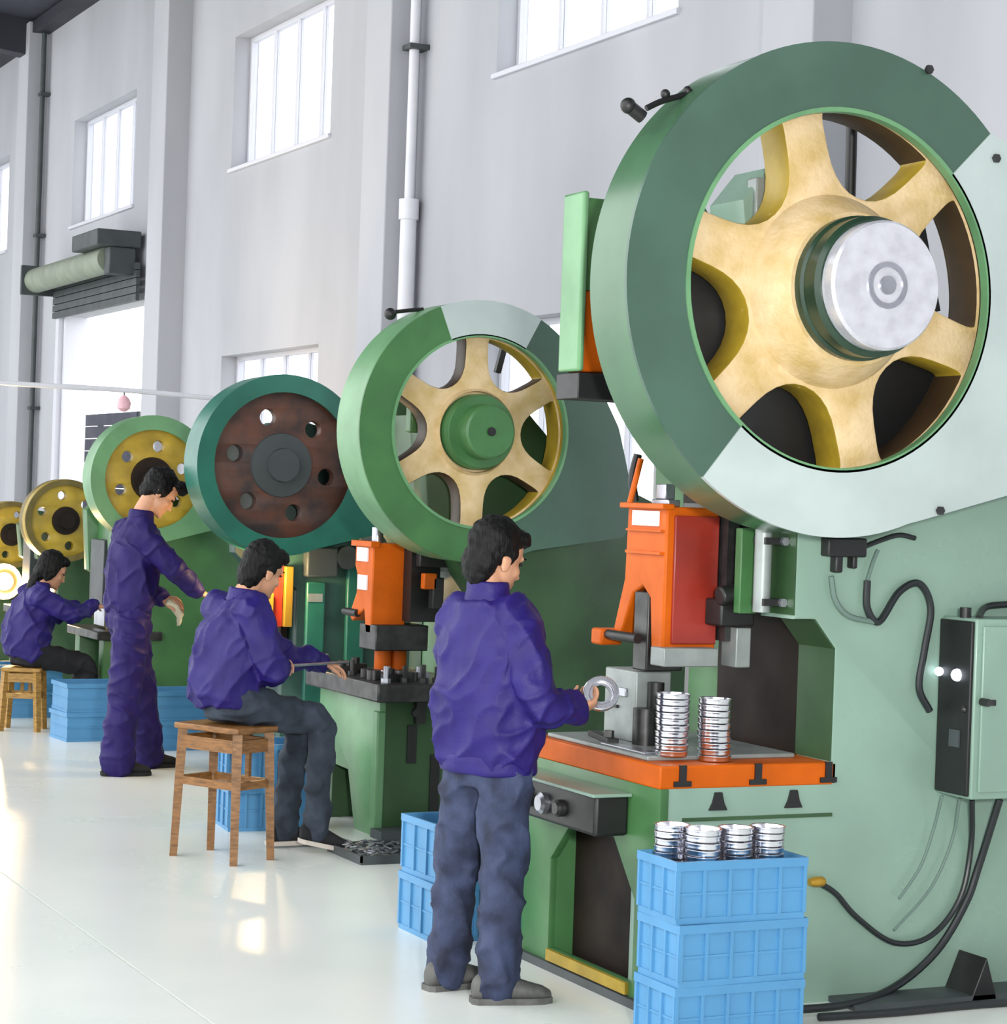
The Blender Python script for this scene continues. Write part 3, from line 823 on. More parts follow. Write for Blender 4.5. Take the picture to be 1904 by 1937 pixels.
# throat with brass guide strips lit by a work lamp
MB().box(4.615, 4.665, 12.42, 12.47, 0.88, 1.24).build('guide_strip', M_brass, p3, bevel=0.004)
MB().prism([(4.46, 0.87), (4.545, 0.87), (4.545, 1.08), (4.52, 1.08)], 12.42, 12.47).build('guide_wedge', M_brass, p3, bevel=0.004)
MB().box(4.55, 4.61, 12.45, 12.62, 0.88, 1.30).build('slide_face', M_red, p3)
MB().box(4.36, 4.90, 12.40, 13.2, 0.66, 0.72).build('bed', M_dsteel, p3, bevel=0.006)
MB().box(4.655, 4.69, 12.5, 13.15, 0.02, 0.66).build('front_panel', M_dteal, p3)
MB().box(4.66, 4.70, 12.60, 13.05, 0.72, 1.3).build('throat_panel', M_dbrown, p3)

def lamp(name, loc, label, watts, col, cup_dir, stem, k=1.0):
    o = thing(name, loc, label, 'lamp', 'work lamps')
    p = Vector(loc)
    d = Vector(cup_dir).normalized()
    MB().lathe([(0.02 * k, -0.08 * k), (0.03 * k, -0.06 * k), (0.07 * k, 0.0), (0.065 * k, 0.0), (0.02 * k, -0.05 * k)], p, d, 20).build('lamp_shade', M_dgrey, o)
    MB().ball(p - d * 0.01, 0.035 * k).build('bulb', M_lamp, o)
    MB().tube([p - d * 0.07 * k] + [Vector(s) for s in stem], 0.010, n=8).build('flexible_arm', M_dgrey, o)
    l = bpy.data.lights.new(name + '_light', 'POINT')
    l.energy = watts
    l.color = col
    l.shadow_soft_size = 0.04
    lo = bpy.data.objects.new('lamp_light', l)
    C.objects.link(lo)
    lo.parent = o
    lo.location = d * 0.06 * k
    return o
lamp('work_lamp', (4.40, 12.30, 1.22), 'small warm work lamp on the teal press above the seated man', 14, (1, 0.70, 0.34), (0.75, 0.5, -0.45), [(4.33, 12.32, 1.34), (4.42, 12.46, 1.42), (4.55, 12.52, 1.40)])

# ------------------------------------------------------------------ fourth, fifth and sixth presses
def small_press(label, c, yf, R, rin, m_g, m_d, m_b, h, x0, x1, y1, covered=True, hub=None, a0=0.3):
    r = thing('punch_press', ((x0 + x1) / 2, yf + 0.5, 0), label, 'punch press', 'punch presses in a row')
    yb = yf + 0.26
    pr = [(x0, 0.0), (x0, 0.62), (x0 + 0.22, 0.64), (x0 + 0.22, 0.98), (x0 + 0.05, 1.08), (x0 + 0.02, h - 0.12), (x0 + 0.15, h), (x1 - 0.5, h - 0.05), (x1, h * 0.75), (x1, 0.0)]
    for a, b in ((yb, yb + 0.12), (y1 - 0.12, y1)):
        sheet('side_frame', pr, [], a, b, m_b, r, bev=0.006)
    MB().box(x0 + 0.26, x1 - 0.05, yb + 0.12, y1 - 0.12, 0.02, h * 0.72).box(x0 + 0.1, x1 - 0.5, yb + 0.12, y1 - 0.12, 1.1, h - 0.07).build('rear_body', m_b, r)
    MB().box(x0 - 0.06, x0 + 0.4, yb - 0.03, y1 + 0.03, 0.62, 0.68).build('bed', M_dsteel, r, bevel=0.006)
    MB().box(x0 + 0.03, x0 + 0.2, yb + 0.2, y1 - 0.2, 0.84, 1.3).build('ram', M_dgrey, r, bevel=0.006)
    MB().box(x0 + 0.06, x0 + 0.16, yb + 0.24, y1 - 0.24, 0.70, 0.84).build('punch', M_steel, r)
    if covered:
        poly = [(c[0] - 0.2, c[1] - 0.15), (c[0] - 0.2, c[1] + 0.15), (c[0] + R * 0.9, c[1] + R * 0.55), (c[0] + R * 1.75, c[1] - R * 0.25), (c[0] + R * 1.6, c[1] - R * 0.62), (c[0] + R * 0.2, c[1] - R * 0.985)]
        guard(r, c, R, rin, yf, 0.22, poly, [(rd(60), rd(420), 'guard_front', m_g, 0.0)], m_g)
        w = holed_disc(r, c, yf + 0.03, yf + 0.10, R - 0.03, 6, R * 0.105, rin * 0.68, a0, m_d)
    else:
        w = holed_disc(r, c, yf + 0.02, yf + 0.10, R - 0.005, 6, R * 0.125, R * 0.62, a0, m_d)
        MB().ring((c[0], 0, c[1]), AX, R * 0.86, R, yf, yf + 0.2, 56).build('wheel_rim', m_g, w)
    MB().lathe([(R * 0.36, yf + 0.05), (R * 0.33, yf - 0.005), (R * 0.2, yf - 0.01), (R * 0.19, yf - 0.05), (0.01, yf - 0.05)], (c[0], 0, c[1]), AX, 32).build('hub_cap', hub or M_dbrown, w)
    MB().cyl((c[0], yf + 0.1, c[1]), (c[0], yb + 0.05, c[1]), R * 0.25, n=20).build('axle', M_dgrey, w)
    return r
small_press('light green punch press with a yellow holed disc, behind the standing woman', (4.447, 1.735), 14.6, 0.43, 0.335, M_lgreen, M_mustard, M_green, 1.62, 4.22, 5.5, 15.6, hub=M_dbrown, a0=rd(20))
M_rim5 = mat('dull_bronze_rim', (112, 98, 44), 0.5, var=0.2, scale=8)
small_press('small press with an uncovered yellow flywheel, beside the seated woman', (4.545, 1.39), 17.2, 0.325, 0.25, M_rim5, M_mustard, M_dgreen, 1.45, 4.35, 5.4, 18.1, covered=False, a0=rd(40))
small_press('farthest small press with a yellow flywheel cut by the left edge', (4.695, 1.21), 19.6, 0.295, 0.22, M_rim5, M_mustard, M_dgreen, 1.3, 4.5, 5.5, 20.5, covered=False, a0=rd(15))
lamp('work_lamp', (4.40, 18.60, 0.84), 'bright warm work lamp on the farthest press at the left edge', 90, (1, 0.64, 0.28), (-0.45, -0.85, -0.05), [(4.52, 18.85, 0.95), (4.56, 19.3, 0.9), (4.55, 19.75, 0.78)], 2.2)

# ------------------------------------------------------------------ crates
def make_crate(L, W, H, ribs=True):
    r = bpy.data.objects.new('plastic_crate', None)
    r.empty_display_size = 0.1
    C.objects.link(r)
    t = 0.008
    l, w = L / 2 - 0.010, W / 2 - 0.010
    b = MB()
    b.box(-l, l, -w, w, 0, t)
    b.box(-l, l, -w, -w + t, t, H - 0.004).box(-l, l, w - t, w, t, H - 0.004)
    b.box(-l, -l + t, -w + t, w - t, t, H - 0.004).box(l - t, l, -w + t, w - t, t, H - 0.004)
    b.build('crate_body', M_crate, r, smooth=False)
    def band(z0, z1, g, nm):
        m = MB()
        m.box(-l - g, l + g, -w - g, -w + 0.001, z0, z1).box(-l - g, l + g, w - 0.001, w + g, z0, z1)
        m.box(-l - g, -l + 0.001, -w, w, z0, z1).box(l - 0.001, l + g, -w, w, z0, z1)
        m.build(nm, M_crate, r, smooth=False)
    band(H - 0.028, H, 0.010, 'rim')
    band(0.0, 0.020, 0.004, 'foot_band')
    band(H * 0.46, H * 0.46 + 0.008, 0.004, 'middle_band')
    if ribs:
        n = max(4, round(L / 0.09))
        for k in range(n + 1):
            x = -l + 2 * l * k / n
            for s in (-1, 1):
                MB().box(x - 0.006, x + 0.006, s * w if s > 0 else -w - 0.009, w + 0.009 if s > 0 else -w, 0.02, H - 0.028).build('rib', M_crate, r, smooth=False)
        n = max(3, round(W / 0.10))
        for k in range(n + 1):
            y = -w + 2 * w * k / n
            for s in (-1, 1):
                MB().box(l if s > 0 else -l - 0.009, l + 0.009 if s > 0 else -l, y - 0.006, y + 0.006, 0.02, H - 0.028).build('rib', M_crate, r, smooth=False)
    return r

def crates(size, spots, group, ribs=True):
    pr = make_crate(*size, ribs)
    for i, (x, y, z, rz, lab) in enumerate(spots):
        o = pr if i == 0 else dup(pr)
        o.location = (x, y, z)
        o.rotation_euler = (0, 0, rd(rz))
        tag(o, lab, 'crate', group)

crates((0.48, 0.26, 0.195), [
    (3.765, 6.05, 0.0, 0, 'blue plastic crate at the bottom of the stack beside the nearest press'),
    (3.768, 6.048, 0.195, 1, 'blue plastic crate in the middle of the stack beside the nearest press'),
    (3.762, 6.052, 0.39, -1, 'blue plastic crate full of shiny cups, topmost beside the nearest press')], 'blue crates by the nearest press')
crates((0.46, 0.34, 0.225), [
    (3.70, 7.80, 0.0, 0, 'lower blue crate behind the legs of the standing man'),
    (3.705, 7.795, 0.225, 2, 'upper blue crate behind the legs of the standing man')], 'blue crates behind the standing man')
crates((0.42, 0.34, 0.215), [
    (3.83, 10.55, 0.0, -6, 'lower blue crate under the wooden stool of the seated man'),
    (3.825, 10.555, 0.215, -8, 'upper blue crate under the wooden stool of the seated man')], 'blue crates behind the seated man')
crates((0.50, 0.36, 0.19), [
    (4.42, 13.85, 0.0, 0, 'lower blue crate behind the legs of the standing woman'),
    (4.42, 13.85, 0.19, 1, 'upper blue crate behind the legs of the standing woman'),
    (4.04, 14.42, 0.0, 4, 'blue crate on the floor left of the standing woman, lower one'),
    (4.045, 14.42, 0.19, 2, 'blue crate left of the standing woman, upper one'),
    (3.92, 15.9, 0.0, 0, 'lower blue crate behind the stool of the seated woman'),
    (3.92, 15.9, 0.19, 3, 'upper blue crate behind the stool of the seated woman'),
    (3.40, 16.6, 0.0, 0, 'pale blue crate at the left edge, lower of two'),
    (3.40, 16.6, 0.19, 0, 'pale blue crate at the left edge, upper of two')], 'blue crates at the far presses', ribs=False)

# ------------------------------------------------------------------ pressed aluminium cups
cup = MB().lathe([(0.001, 0.002), (0.050, 0.0), (0.055, 0.003), (0.0565, 0.008), (0.0565, 0.015), (0.058, 0.017), (0.058, 0.0205), (0.055, 0.0215), (0.051, 0.020), (0.049, 0.006), (0.001, 0.006)], (0, 0, 0), (0, 0, 1), 28).mesh('aluminium_cup')
cup.materials.append(M_alu)
cup.shade_smooth()
cup.set_sharp_from_angle(angle=0.7)
ORD = ['topmost', 'second', 'third', 'fourth', 'fifth', 'sixth', 'seventh', 'eighth', 'ninth', 'tenth', 'eleventh', 'twelfth', 'thirteenth']
def cup_stack(x, y, z, n, label, group):
    for k in range(n):
        o = bpy.data.objects.new('aluminium_cup', cup)
        C.objects.link(o)
        o.location = (x + random.uniform(-0.0015, 0.0015), y + random.uniform(-0.0015, 0.0015), z + 0.0215 * k)
        o.rotation_euler = (random.uniform(-0.015, 0.015), random.uniform(-0.015, 0.015), random.uniform(0, 6))
        i = n - 1 - k
        tag(o, 'shiny aluminium cup, ' + ('lowest' if k == 0 else ORD[i] + (' from the top' if i else '')) + ' ' + label, 'cup', group)
cup_stack(3.822, 6.50, 0.842, 10, 'of the left stack on the orange bed', 'left stack of cups on the bed')
cup_stack(3.965, 6.46, 0.827, 10, 'of the right stack on the orange bed', 'right stack of cups on the bed')
for i, (x, y) in enumerate(((3.60, 6.10), (3.655, 6.0), (3.775, 6.003), (3.893, 6.0))):
    cup_stack(x, y, 0.399, 13, 'of the %s stack in the topmost crate' % ('rear left', 'front left', 'front middle', 'front right')[i], ('rear left', 'front left', 'front middle', 'front right')[i] + ' stack of cups in the crate')

# ------------------------------------------------------------------ things on the nearest bed
db = thing('die_block', (3.93, 6.97, 0.842), 'grey steel die block standing on the orange press bed', 'die block')
MB().box(3.885, 4.03, 6.87, 7.10, 0.842, 1.095).build('block', M_greyblk, db, bevel=0.006)
MB().box(3.875, 3.885, 6.93, 7.02, 1.0, 1.03).build('stop_plate', M_steel, db, bevel=0.002)
MB().box(3.875, 3.885, 6.99, 7.06, 0.955, 0.965).build('slot', M_black, db, smooth=False)
MB().cyl((3.90, 6.82, 0.842), (3.90, 6.82, 0.97), 0.045, n=20).build('guide_post', M_dsteel, db)
MB().cyl((3.95, 6.84, 0.95), (3.95, 6.84, 1.06), 0.03, n=16).build('sensor', M_black, db)
cl = thing('clamp_bar', (3.80, 6.96, 0.842), 'black clamp bar lying on the orange press bed before the grey die block', 'clamp')
MB().obox((3.82, 6.98, 0.852), (0.03, 0.13, 0), (0.02, -0.005, 0), (0, 0, 0.010)).build('bar', M_black, cl, bevel=0.003)
MB().cyl((3.80, 6.90, 0.862), (3.80, 6.90, 0.885), 0.018, n=6).build('clamp_nut', M_dsteel, cl)
tag(MB().box(3.745, 3.80, 6.55, 6.86, 0.842, 0.849).build('steel_strip', M_steel, bevel=0.002), 'thin grey steel strip lying along the front of the orange bed', 'strip')

# ------------------------------------------------------------------ tooling on the second bed
kinds = []
kinds.append(('hex_bolt', lambda p, s: MB().cyl(p, (p[0], p[1], p[2] + 0.02 * s), 0.022 * s, n=6).cyl((p[0], p[1], p[2] + 0.02 * s), (p[0], p[1], p[2] + 0.075 * s), 0.011 * s, n=10)))
kinds.append(('die_piece', lambda p, s: MB().box(p[0] - 0.04 * s, p[0] + 0.04 * s, p[1] - 0.03 * s, p[1] + 0.03 * s, p[2], p[2] + 0.035 * s).cyl((p[0], p[1], p[2] + 0.035 * s), (p[0], p[1], p[2] + 0.06 * s), 0.018 * s, n=14)))
kinds.append(('steel_bush', lambda p, s: MB().ring(p, (0, 0, 1), 0.014 * s, 0.030 * s, 0, 0.04 * s, 20)))
spots = [(4.27, 10.04), (4.33, 10.12), (4.28, 10.22), (4.38, 10.06), (4.36, 10.24), (4.30, 10.36), (4.27, 10.48), (4.26, 10.60), (4.29, 10.72), (4.25, 10.80), (4.36, 10.66), (4.45, 10.14), (4.47, 10.04), (4.53, 10.22), (4.36, 10.80), (4.56, 10.08)]
names = {'hex_bolt': ('upright hex bolt on the dark second press bed', 'bolt', 'bolts on the second bed'),
         'die_piece': ('small steel die piece on the dark second press bed', 'die piece', 'die pieces on the second bed'),
         'steel_bush': ('small steel ring on the dark second press bed', 'ring', 'rings on the second bed')}
made = {}
for i, (x, y) in enumerate(spots):
    nm, fn = kinds[i % 3]
    o = fn((x, y, 0.766), 1.0 + 0.35 * random.random()).build(nm, (M_steel, M_dsteel, M_black)[(i * 7 // 3) % 3])
    made.setdefault(nm, []).append((y + 0.5 * x, o))
for nm, lst in made.items():
    lab, cat, grp = names[nm]
    for i, (_, o) in enumerate(sorted(lst, key=lambda t: t[0])):
        tag(o, lab + (', nearest the camera', ', second nearest the camera', ', third nearest the camera', ', fourth nearest the camera', ', second farthest', ', farthest away')[i if i < 4 else (4 if i < len(lst) - 1 else 5)], cat, grp)
dp_ = thing('die_set', (4.46, 10.44, 0.765), 'low steel die set under the orange ram of the second press', 'die set')
MB().box(4.36, 4.62, 10.30, 10.58, 0.765, 0.785).build('die_plate', M_dsteel, dp_, bevel=0.004)
MB().cyl((4.46, 10.43, 0.785), (4.46, 10.43, 0.798), 0.07, n=24).build('die_ring', M_steel, dp_)

# scrap tray on the floor by the second press
a, b = at(682, 1637, Z=0), at(806, 1636, Z=0)
tr = thing('scrap_tray', (a.x + 0.16, a.y + 0.2, 0), 'flat dark tray of metal scrap on the floor beside the second press', 'tray')
x0, x1, y0, y1 = a.x, a.x + 0.36, a.y, a.y + 0.42
MB().box(x0, x1, y0, y1, 0, 0.01).box(x0, x1, y0, y0 + 0.01, 0.01, 0.04).box(x0, x1, y1 - 0.01, y1, 0.01, 0.04).box(x0, x0 + 0.01, y0, y1, 0.01, 0.04).box(x1 - 0.01, x1, y0, y1, 0.01, 0.04).build('tray_body', M_dgrey, tr, smooth=False)
ch = MB()
for k in range(140):
    x, y = random.uniform(x0 + 0.03, x1 - 0.03), random.uniform(y0 + 0.03, y1 - 0.03)
    an = random.uniform(0, 6)
    z = 0.012 + random.uniform(0, 0.035)
    ch.obox((x, y, z + 0.008), (0.018 * math.cos(an), 0.018 * math.sin(an), random.uniform(-0.006, 0.006)), (-0.006 * math.sin(an), 0.006 * math.cos(an), 0), (0, 0, 0.002))
so = ch.build('metal_chips', M_steel, tr, smooth=False)
so['kind'] = 'stuff'

# ------------------------------------------------------------------ stools
def stool(label, c, rz, L, W, h, m, splay=0.035, group=None):
    o = thing('wooden_stool', (0, 0, 0), label, 'stool', group)
    MB().box(-L / 2, L / 2, -W / 2, W / 2, h - 0.028, h).build('seat', m, o, bevel=0.006)
    l, w = L / 2 - 0.03, W / 2 - 0.03
    tops = [(sx * l, sy * w, h - 0.028) for sx, sy in ((-1, -1), (1, -1), (1, 1), (-1, 1))]
    feet = [(x + math.copysign(splay, x), y + math.copysign(splay, y), 0.0) for x, y, z in tops]
    for t, f in zip(tops, feet):
        MB().loft([(f, (0.024, 0.0, 0), (0, 0.024, 0)), (t, (0.031, 0, 0), (0, 0.031, 0))], 4).build('leg', m, o, smooth=False)
    for k in range(4):
        for fr, hh, nm in ((0.90, 0.06, 'apron'), (0.60, 0.036, 'stretcher')):
            a = Vector(feet[k]).lerp(Vector(tops[k]), fr)
            b = Vector(feet[(k + 1) % 4]).lerp(Vector(tops[(k + 1) % 4]), fr)
            d = (b - a).normalized()
            s = Vector((0, 0, 1)).cross(d)
            MB().obox((a + b) / 2, (b - a) / 2, s * 0.010, Vector((0, 0, hh / 2))).build(nm, m, o, smooth=False)
    for sx in (-1, 1):
        MB().box(sx * l * 0.25 - 0.012, sx * l * 0.25 + 0.012, w - 0.002, w + 0.016, h * 0.6, h - 0.03).build('slat', m, o, smooth=False)
    o.location = (c[0], c[1], 0)
    o.rotation_euler = (0, 0, rd(rz))
    return o
stool('brown wooden stool under the seated man in jeans', (3.335, 9.69), -62, 0.40, 0.27, 0.615, M_wood, 0.018, 'wooden stools')
stool('low pale wooden stool under the seated woman at the left edge', (3.70, 14.98), -25, 0.27, 0.24, 0.43, M_wood2, 0.02, 'wooden stools')

# ------------------------------------------------------------------ people
def remesh(mb, name, voxel, smooth_it=6, disp=None, keep=None):
    me = mb.mesh(name)
    t = bpy.data.objects.new('tmp', me)
    C.objects.link(t)
    r = t.modifiers.new('r', 'REMESH')
    r.mode = 'VOXEL'
    r.voxel_size = voxel
    if smooth_it:
        s = t.modifiers.new('s', 'SMOOTH')
        s.factor = 0.5
        s.iterations = smooth_it
    dg = bpy.context.evaluated_depsgraph_get()
    out = bpy.data.meshes.new_from_object(t.evaluated_get(dg))
    bpy.data.objects.remove(t)
    bpy.data.meshes.remove(me)
    if disp:
        n = len(out.vertices)
        co = [0.0] * (3 * n)
        no = [0.0] * (3 * n)
        out.vertices.foreach_get('co', co)
        out.vertex_normals.foreach_get('vector', no)
        for i in range(n):
            p = Vector(co[3 * i:3 * i + 3])
            d = disp(p)
            for k in range(3):
                co[3 * i + k] += no[3 * i + k] * d
        out.vertices.foreach_set('co', co)
        out.update()
    return out

def place(me, name, m, parent=None):
    off = wloc(parent)
    if off.length:
        me.transform(Matrix.Translation(-off))
    me.materials.clear()
    me.materials.append(m)
    me.shade_smooth()
    o = bpy.data.objects.new(name, me)
    C.objects.link(o)
    o.parent = parent
    return o

def limb(mb, pts, rads, n=14, flat=None):
    P = [Vector(p) for p in pts]
    sm = catmull(P, 5)
    R = []
    for i in range(len(P) - 1):
        for k in range(5):
            t = k / 5
            R.append(rads[i] * (1 - t) + rads[i + 1] * t)
    R.append(rads[-1])
    rings = []
    s = None
    for i, p in enumerate(sm):
        d = (sm[min(i + 1, len(sm) - 1)] - sm[max(i - 1, 0)]).normalized()
        if s is None:
            s, u = frame_of(d)
        s = (s - d * s.dot(d)).normalized()
        u = d.cross(s)
        rings.append((p, s * R[i], u * R[i]))
    mb.loft(rings, n)
    mb.ball(P[0], rads[0] * 0.98, nu=12, nv=8)
    mb.ball(P[-1], rads[-1] * 0.98, nu=12, nv=8)
    return mb

def hand(mb, wrist, d, nrm, s=1.0, curl=0.5, thumb=1):
    """palm, four unequal bent fingers and a thumb leaving the side of the palm"""
    d = Vector(d).normalized()
    nrm = Vector(nrm)
    nrm = (nrm - d * nrm.dot(d)).normalized()   # direction the fingers curl towards
    side = d.cross(nrm) * thumb                 # thumb side
    w = Vector(wrist)
    k = lambda c, a, b: (c, side * a * s, nrm * b * s)
    mb.loft([k(w - d * 0.02 * s, 0.026, 0.020), k(w + d * 0.015 * s, 0.032, 0.018), k(w + d * 0.055 * s, 0.041, 0.016), k(w + d * 0.088 * s, 0.039, 0.012)], 14)
    for j, (off, ln) in enumerate(((0.031, 0.9), (0.0105, 1.0), (-0.0105, 0.94), (-0.031, 0.74))):
        p = w + d * (0.080 - 0.004 * abs(j - 1)) * s + side * off * s
        dirn = (d + side * off * 2.2).normalized()
        a = 0.25 * curl
        pts = [p - dirn * 0.01 * s, p]
        for seg in (0.040, 0.027, 0.021):
            a += 0.75 * curl
            p = p + (dirn * math.cos(a) + nrm * math.sin(a)) * seg * ln * s
            pts.append(p)
        limb(mb, pts, [0.0088 * s, 0.009 * s, 0.0083 * s, 0.0076 * s, 0.0066 * s], 8)
    p = w + d * 0.022 * s + side * 0.030 * s
    t1 = p + (side * 0.75 + d * 0.7 + nrm * 0.35).normalized() * 0.040 * s
    t2 = t1 + (side * 0.25 + d * 0.9 + nrm * 0.5).normalized() * 0.030 * s
    t3 = t2 + (d * 0.85 + nrm * 0.6 - side * 0.1).normalized() * 0.024 * s
    limb(mb, [p - side * 0.012 * s, p, t1, t2, t3], [0.012 * s, 0.0125 * s, 0.011 * s, 0.0098 * s, 0.0082 * s], 8)

def head(mb, c, f, u, s=1.0):
    f, u = Vector(f).normalized(), Vector(u)
    u = (u - f * u.dot(f)).normalized()
    l = u.cross(f)
    c = Vector(c)
    def E(ff, ll, uu, a, b, d):
        mb.ball(c + (f * ff + l * ll + u * uu) * s, f * a * s, l * b * s, u * d * s, 20, 14)
    E(-0.005, 0, 0.03, 0.098, 0.078, 0.092)
    E(0.035, 0, -0.035, 0.062, 0.062, 0.085)
    E(0.050, 0, -0.085, 0.042, 0.044, 0.034)
    E(0.080, 0, 0.022, 0.018, 0.052, 0.014)
    E(0.098, 0, -0.022, 0.013, 0.010, 0.028)
    E(0.106, 0, -0.038, 0.016, 0.014, 0.012)
    E(0.090, 0, -0.068, 0.011, 0.024, 0.007)
    E(0.088, 0, -0.080, 0.010, 0.020, 0.007)
    E(0.084, 0, -0.104, 0.016, 0.020, 0.014)
    for q in (-1, 1):
        E(0.060, q * 0.040, -0.030, 0.026, 0.022, 0.026)
        E(-0.006, q * 0.080, -0.018, 0.020, 0.008, 0.032)
        E(-0.010, q * 0.083, -0.006, 0.022, 0.008, 0.014)
    return f, l, u

def person(label, P, cfg):
    H = lambda k: Vector(P[k])
    hd = cfg['heading']
    F = Vector((math.cos(hd), math.sin(hd), 0))
    Lt = Vector((-F.y, F.x, 0))
    s = cfg.get('s', 1.0)
    vox = cfg.get('vox', 0.006)
    # body: one continuous surface
    b = MB()
    f, l, u = head(b, P['head'], cfg['face'], cfg.get('hup', (0, 0, 1)), s * cfg.get('hs', 1.0))
    hs = s * cfg.get('hs', 1.0)
    limb(b, [H('neck') - Vector((0, 0, 0.05)), H('neck'), H('head') - u * 0.06 * hs - f * 0.015 * hs], [0.065 * s, 0.056 * s, 0.052 * s])
    sp = [H('pelvis'), H('waist'), H('chest'), H('neck')]
    def tors(mb, rr, z_ext=0.0):
        rings = []
        for i, (c, a, w) in enumerate(rr):
            rings.append((c, F * a, Lt * w))
        mb.loft(rings, 26)
    up = (H('neck') - H('pelvis')).normalized()
    Fr = (F - up * F.dot(up)).normalized()
    def ring(c, a, w):
        return (c, Fr * a * s, Lt * w * s)
    b.loft([ring(H('pelvis') - up * 0.06, 0.07, 0.11), ring(H('pelvis'), 0.085, 0.13), ring(H('waist'), 0.085, 0.13), ring(H('chest'), 0.10, 0.155), ring(H('chest').lerp(H('neck'), 0.5), 0.075, 0.11), ring(H('neck'), 0.045, 0.05)], 22)
    for q in 'RL':
        limb(b, [H('chest').lerp(H(q + 'sh'), 0.6), H(q + 'sh'), H(q + 'el'), H(q + 'wr')], [0.035 * s, 0.042 * s, 0.036 * s, 0.026 * s])
        limb(b, [H(q + 'hip'), H(q + 'hip').lerp(H(q + 'kn'), 0.5), H(q + 'kn'), H(q + 'kn').lerp(H(q + 'an'), 0.5), H(q + 'an')], [0.06 * s, 0.058 * s, 0.045 * s, 0.042 * s, 0.032 * s])
        hd_ = cfg['hands'][q]
        limb(b, [H(q + 'an'), H(q + 'an') + Vector(cfg['toe'][q]) * 0.10 - Vector((0, 0, 0.035))], [0.030 * s, 0.018 * s])
        hand(b, P[q + 'wr'], hd_[0], hd_[1], s * cfg.get('hands_s', 1.0), hd_[2], hd_[3])
    me = remesh(b, 'person', vox, 3)
    base = Vector(((P['Ran'][0] + P['Lan'][0]) / 2, (P['Ran'][1] + P['Lan'][1]) / 2, 0))
    me.transform(Matrix.Translation(-base))
    o = place(me, 'person', M_skin)
    o.location = base
    tag(o, label, 'person', 'factory workers')
    for q in (-1, 1):
        c = H('head') + (f * 0.0865 + l * q * 0.031 + u * 0.004) * hs
        MB().ball(c, f * 0.008 * hs, l * 0.012 * hs, u * 0.006 * hs).build('eye', M_black, o)
        c2 = c + (u * 0.022 + f * 0.004) * hs
        MB().ball(c2, f * 0.006 * hs, l * 0.020 * hs, u * 0.004 * hs).build('eyebrow', M_hair, o)
    # hair
    h = MB()
    for (ff, ll, uu, a, bb, d) in cfg['hair']:
        h.ball(H('head') + (f * ff + l * ll + u * uu) * hs, f * a * hs, l * bb * hs, u * d * hs, 20, 14)
    place(remesh(h, 'hair', 0.008, 3, lambda p: 0.007 * noise.noise(p * 22) + 0.005 * noise.noise(p * 55)), 'hair', M_hair, o)
    # jacket
    j = MB()
    jr = cfg['jacket']
    j.loft([(H('pelvis') + up * t * (H('neck') - H('pelvis')).length + Vector(off), Fr * a, Lt * w) for t, a, w, off in jr], 28)
    sl = cfg.get('sleeve', (0.085, 0.078, 0.066, 0.052))
    for q in 'RL':
        wr = H(q + 'el').lerp(H(q + 'wr'), 0.97)
        limb(j, [H('neck').lerp(H(q + 'sh'), 0.45) - up * 0.04, H(q + 'sh'), H(q + 'el'), wr], [r * s for r in sl], 16)
    amp = cfg.get('fold', 0.012)
    sd = cfg.get('seed', 0)
    def fold(p):
        q = p + Vector((sd, 0, 0))
        a = 1 - abs(noise.noise(Vector((q.x * 6 + q.z * 3.2, q.y * 6 - q.z * 2.4, q.z * 2.2))))
        b_ = 1 - abs(noise.noise(Vector((q.x * 9 - q.z * 6 + 7, q.y * 9 + q.z * 3, q.z * 5 + 3))))
        c_ = noise.noise(Vector((q.x * 15, q.y * 15, q.z * 9)))
        return amp * (1.5 * (a ** 5 - 0.35) + 1.0 * (b_ ** 5 - 0.35) + 0.35 * c_)
    jk = place(remesh(j, 'jacket', 0.008, 4, fold), 'jacket', cfg['m_jacket'], o)
    cl = MB()
    cl.loft([(H('neck') - up * 0.045 * s, Fr * 0.082 * s, Lt * 0.095 * s), (H('neck') + up * 0.0 * s, Fr * 0.072 * s, Lt * 0.078 * s), (H('neck') + up * 0.035 * s, Fr * 0.070 * s, Lt * 0.072 * s)], 22)
    place(remesh(cl, 'collar', 0.008, 2, lambda p: 0.004 * noise.noise(p * 20)), 'collar', cfg['m_jacket'], jk)
    if cfg.get('hem'):
        t, a, w, hh = cfg['hem']
        c = H('pelvis') + up * t
        hm = MB().loft([(c, Fr * a * 0.97, Lt * w * 0.97), (c + up * hh * 0.2, Fr * a, Lt * w), (c + up * hh * 0.8, Fr * a, Lt * w), (c + up * hh, Fr * a * 0.97, Lt * w * 0.97)], 28)
        place(remesh(hm, 'hem_band', 0.009, 2, lambda p: 0.006 * noise.noise(p * 16)), 'hem_band', cfg['m_jacket'], jk)
    for q in 'RL':
        a, bq = H(q + 'el').lerp(H(q + 'wr'), 0.84), H(q + 'el').lerp(H(q + 'wr'), 1.0)
        place(remesh(limb(MB(), [a, bq], [sl[3] * s * 1.04, sl[3] * s * 0.98], 16), 'cuff', 0.008, 1), 'cuff', cfg['m_jacket'], jk)
    # trousers
    t = MB()
    tr = cfg.get('legs', (0.098, 0.092, 0.080, 0.076))
    pw = cfg.get('hipw', 0.165)
    t.loft([(H('pelvis') - up * 0.10, Fr * 0.10 * s, Lt * pw * 0.8 * s), (H('pelvis') - up * 0.03, Fr * 0.118 * s, Lt * pw * s), (H('pelvis') + up * 0.09, Fr * 0.108 * s, Lt * pw * 0.92 * s)], 24)
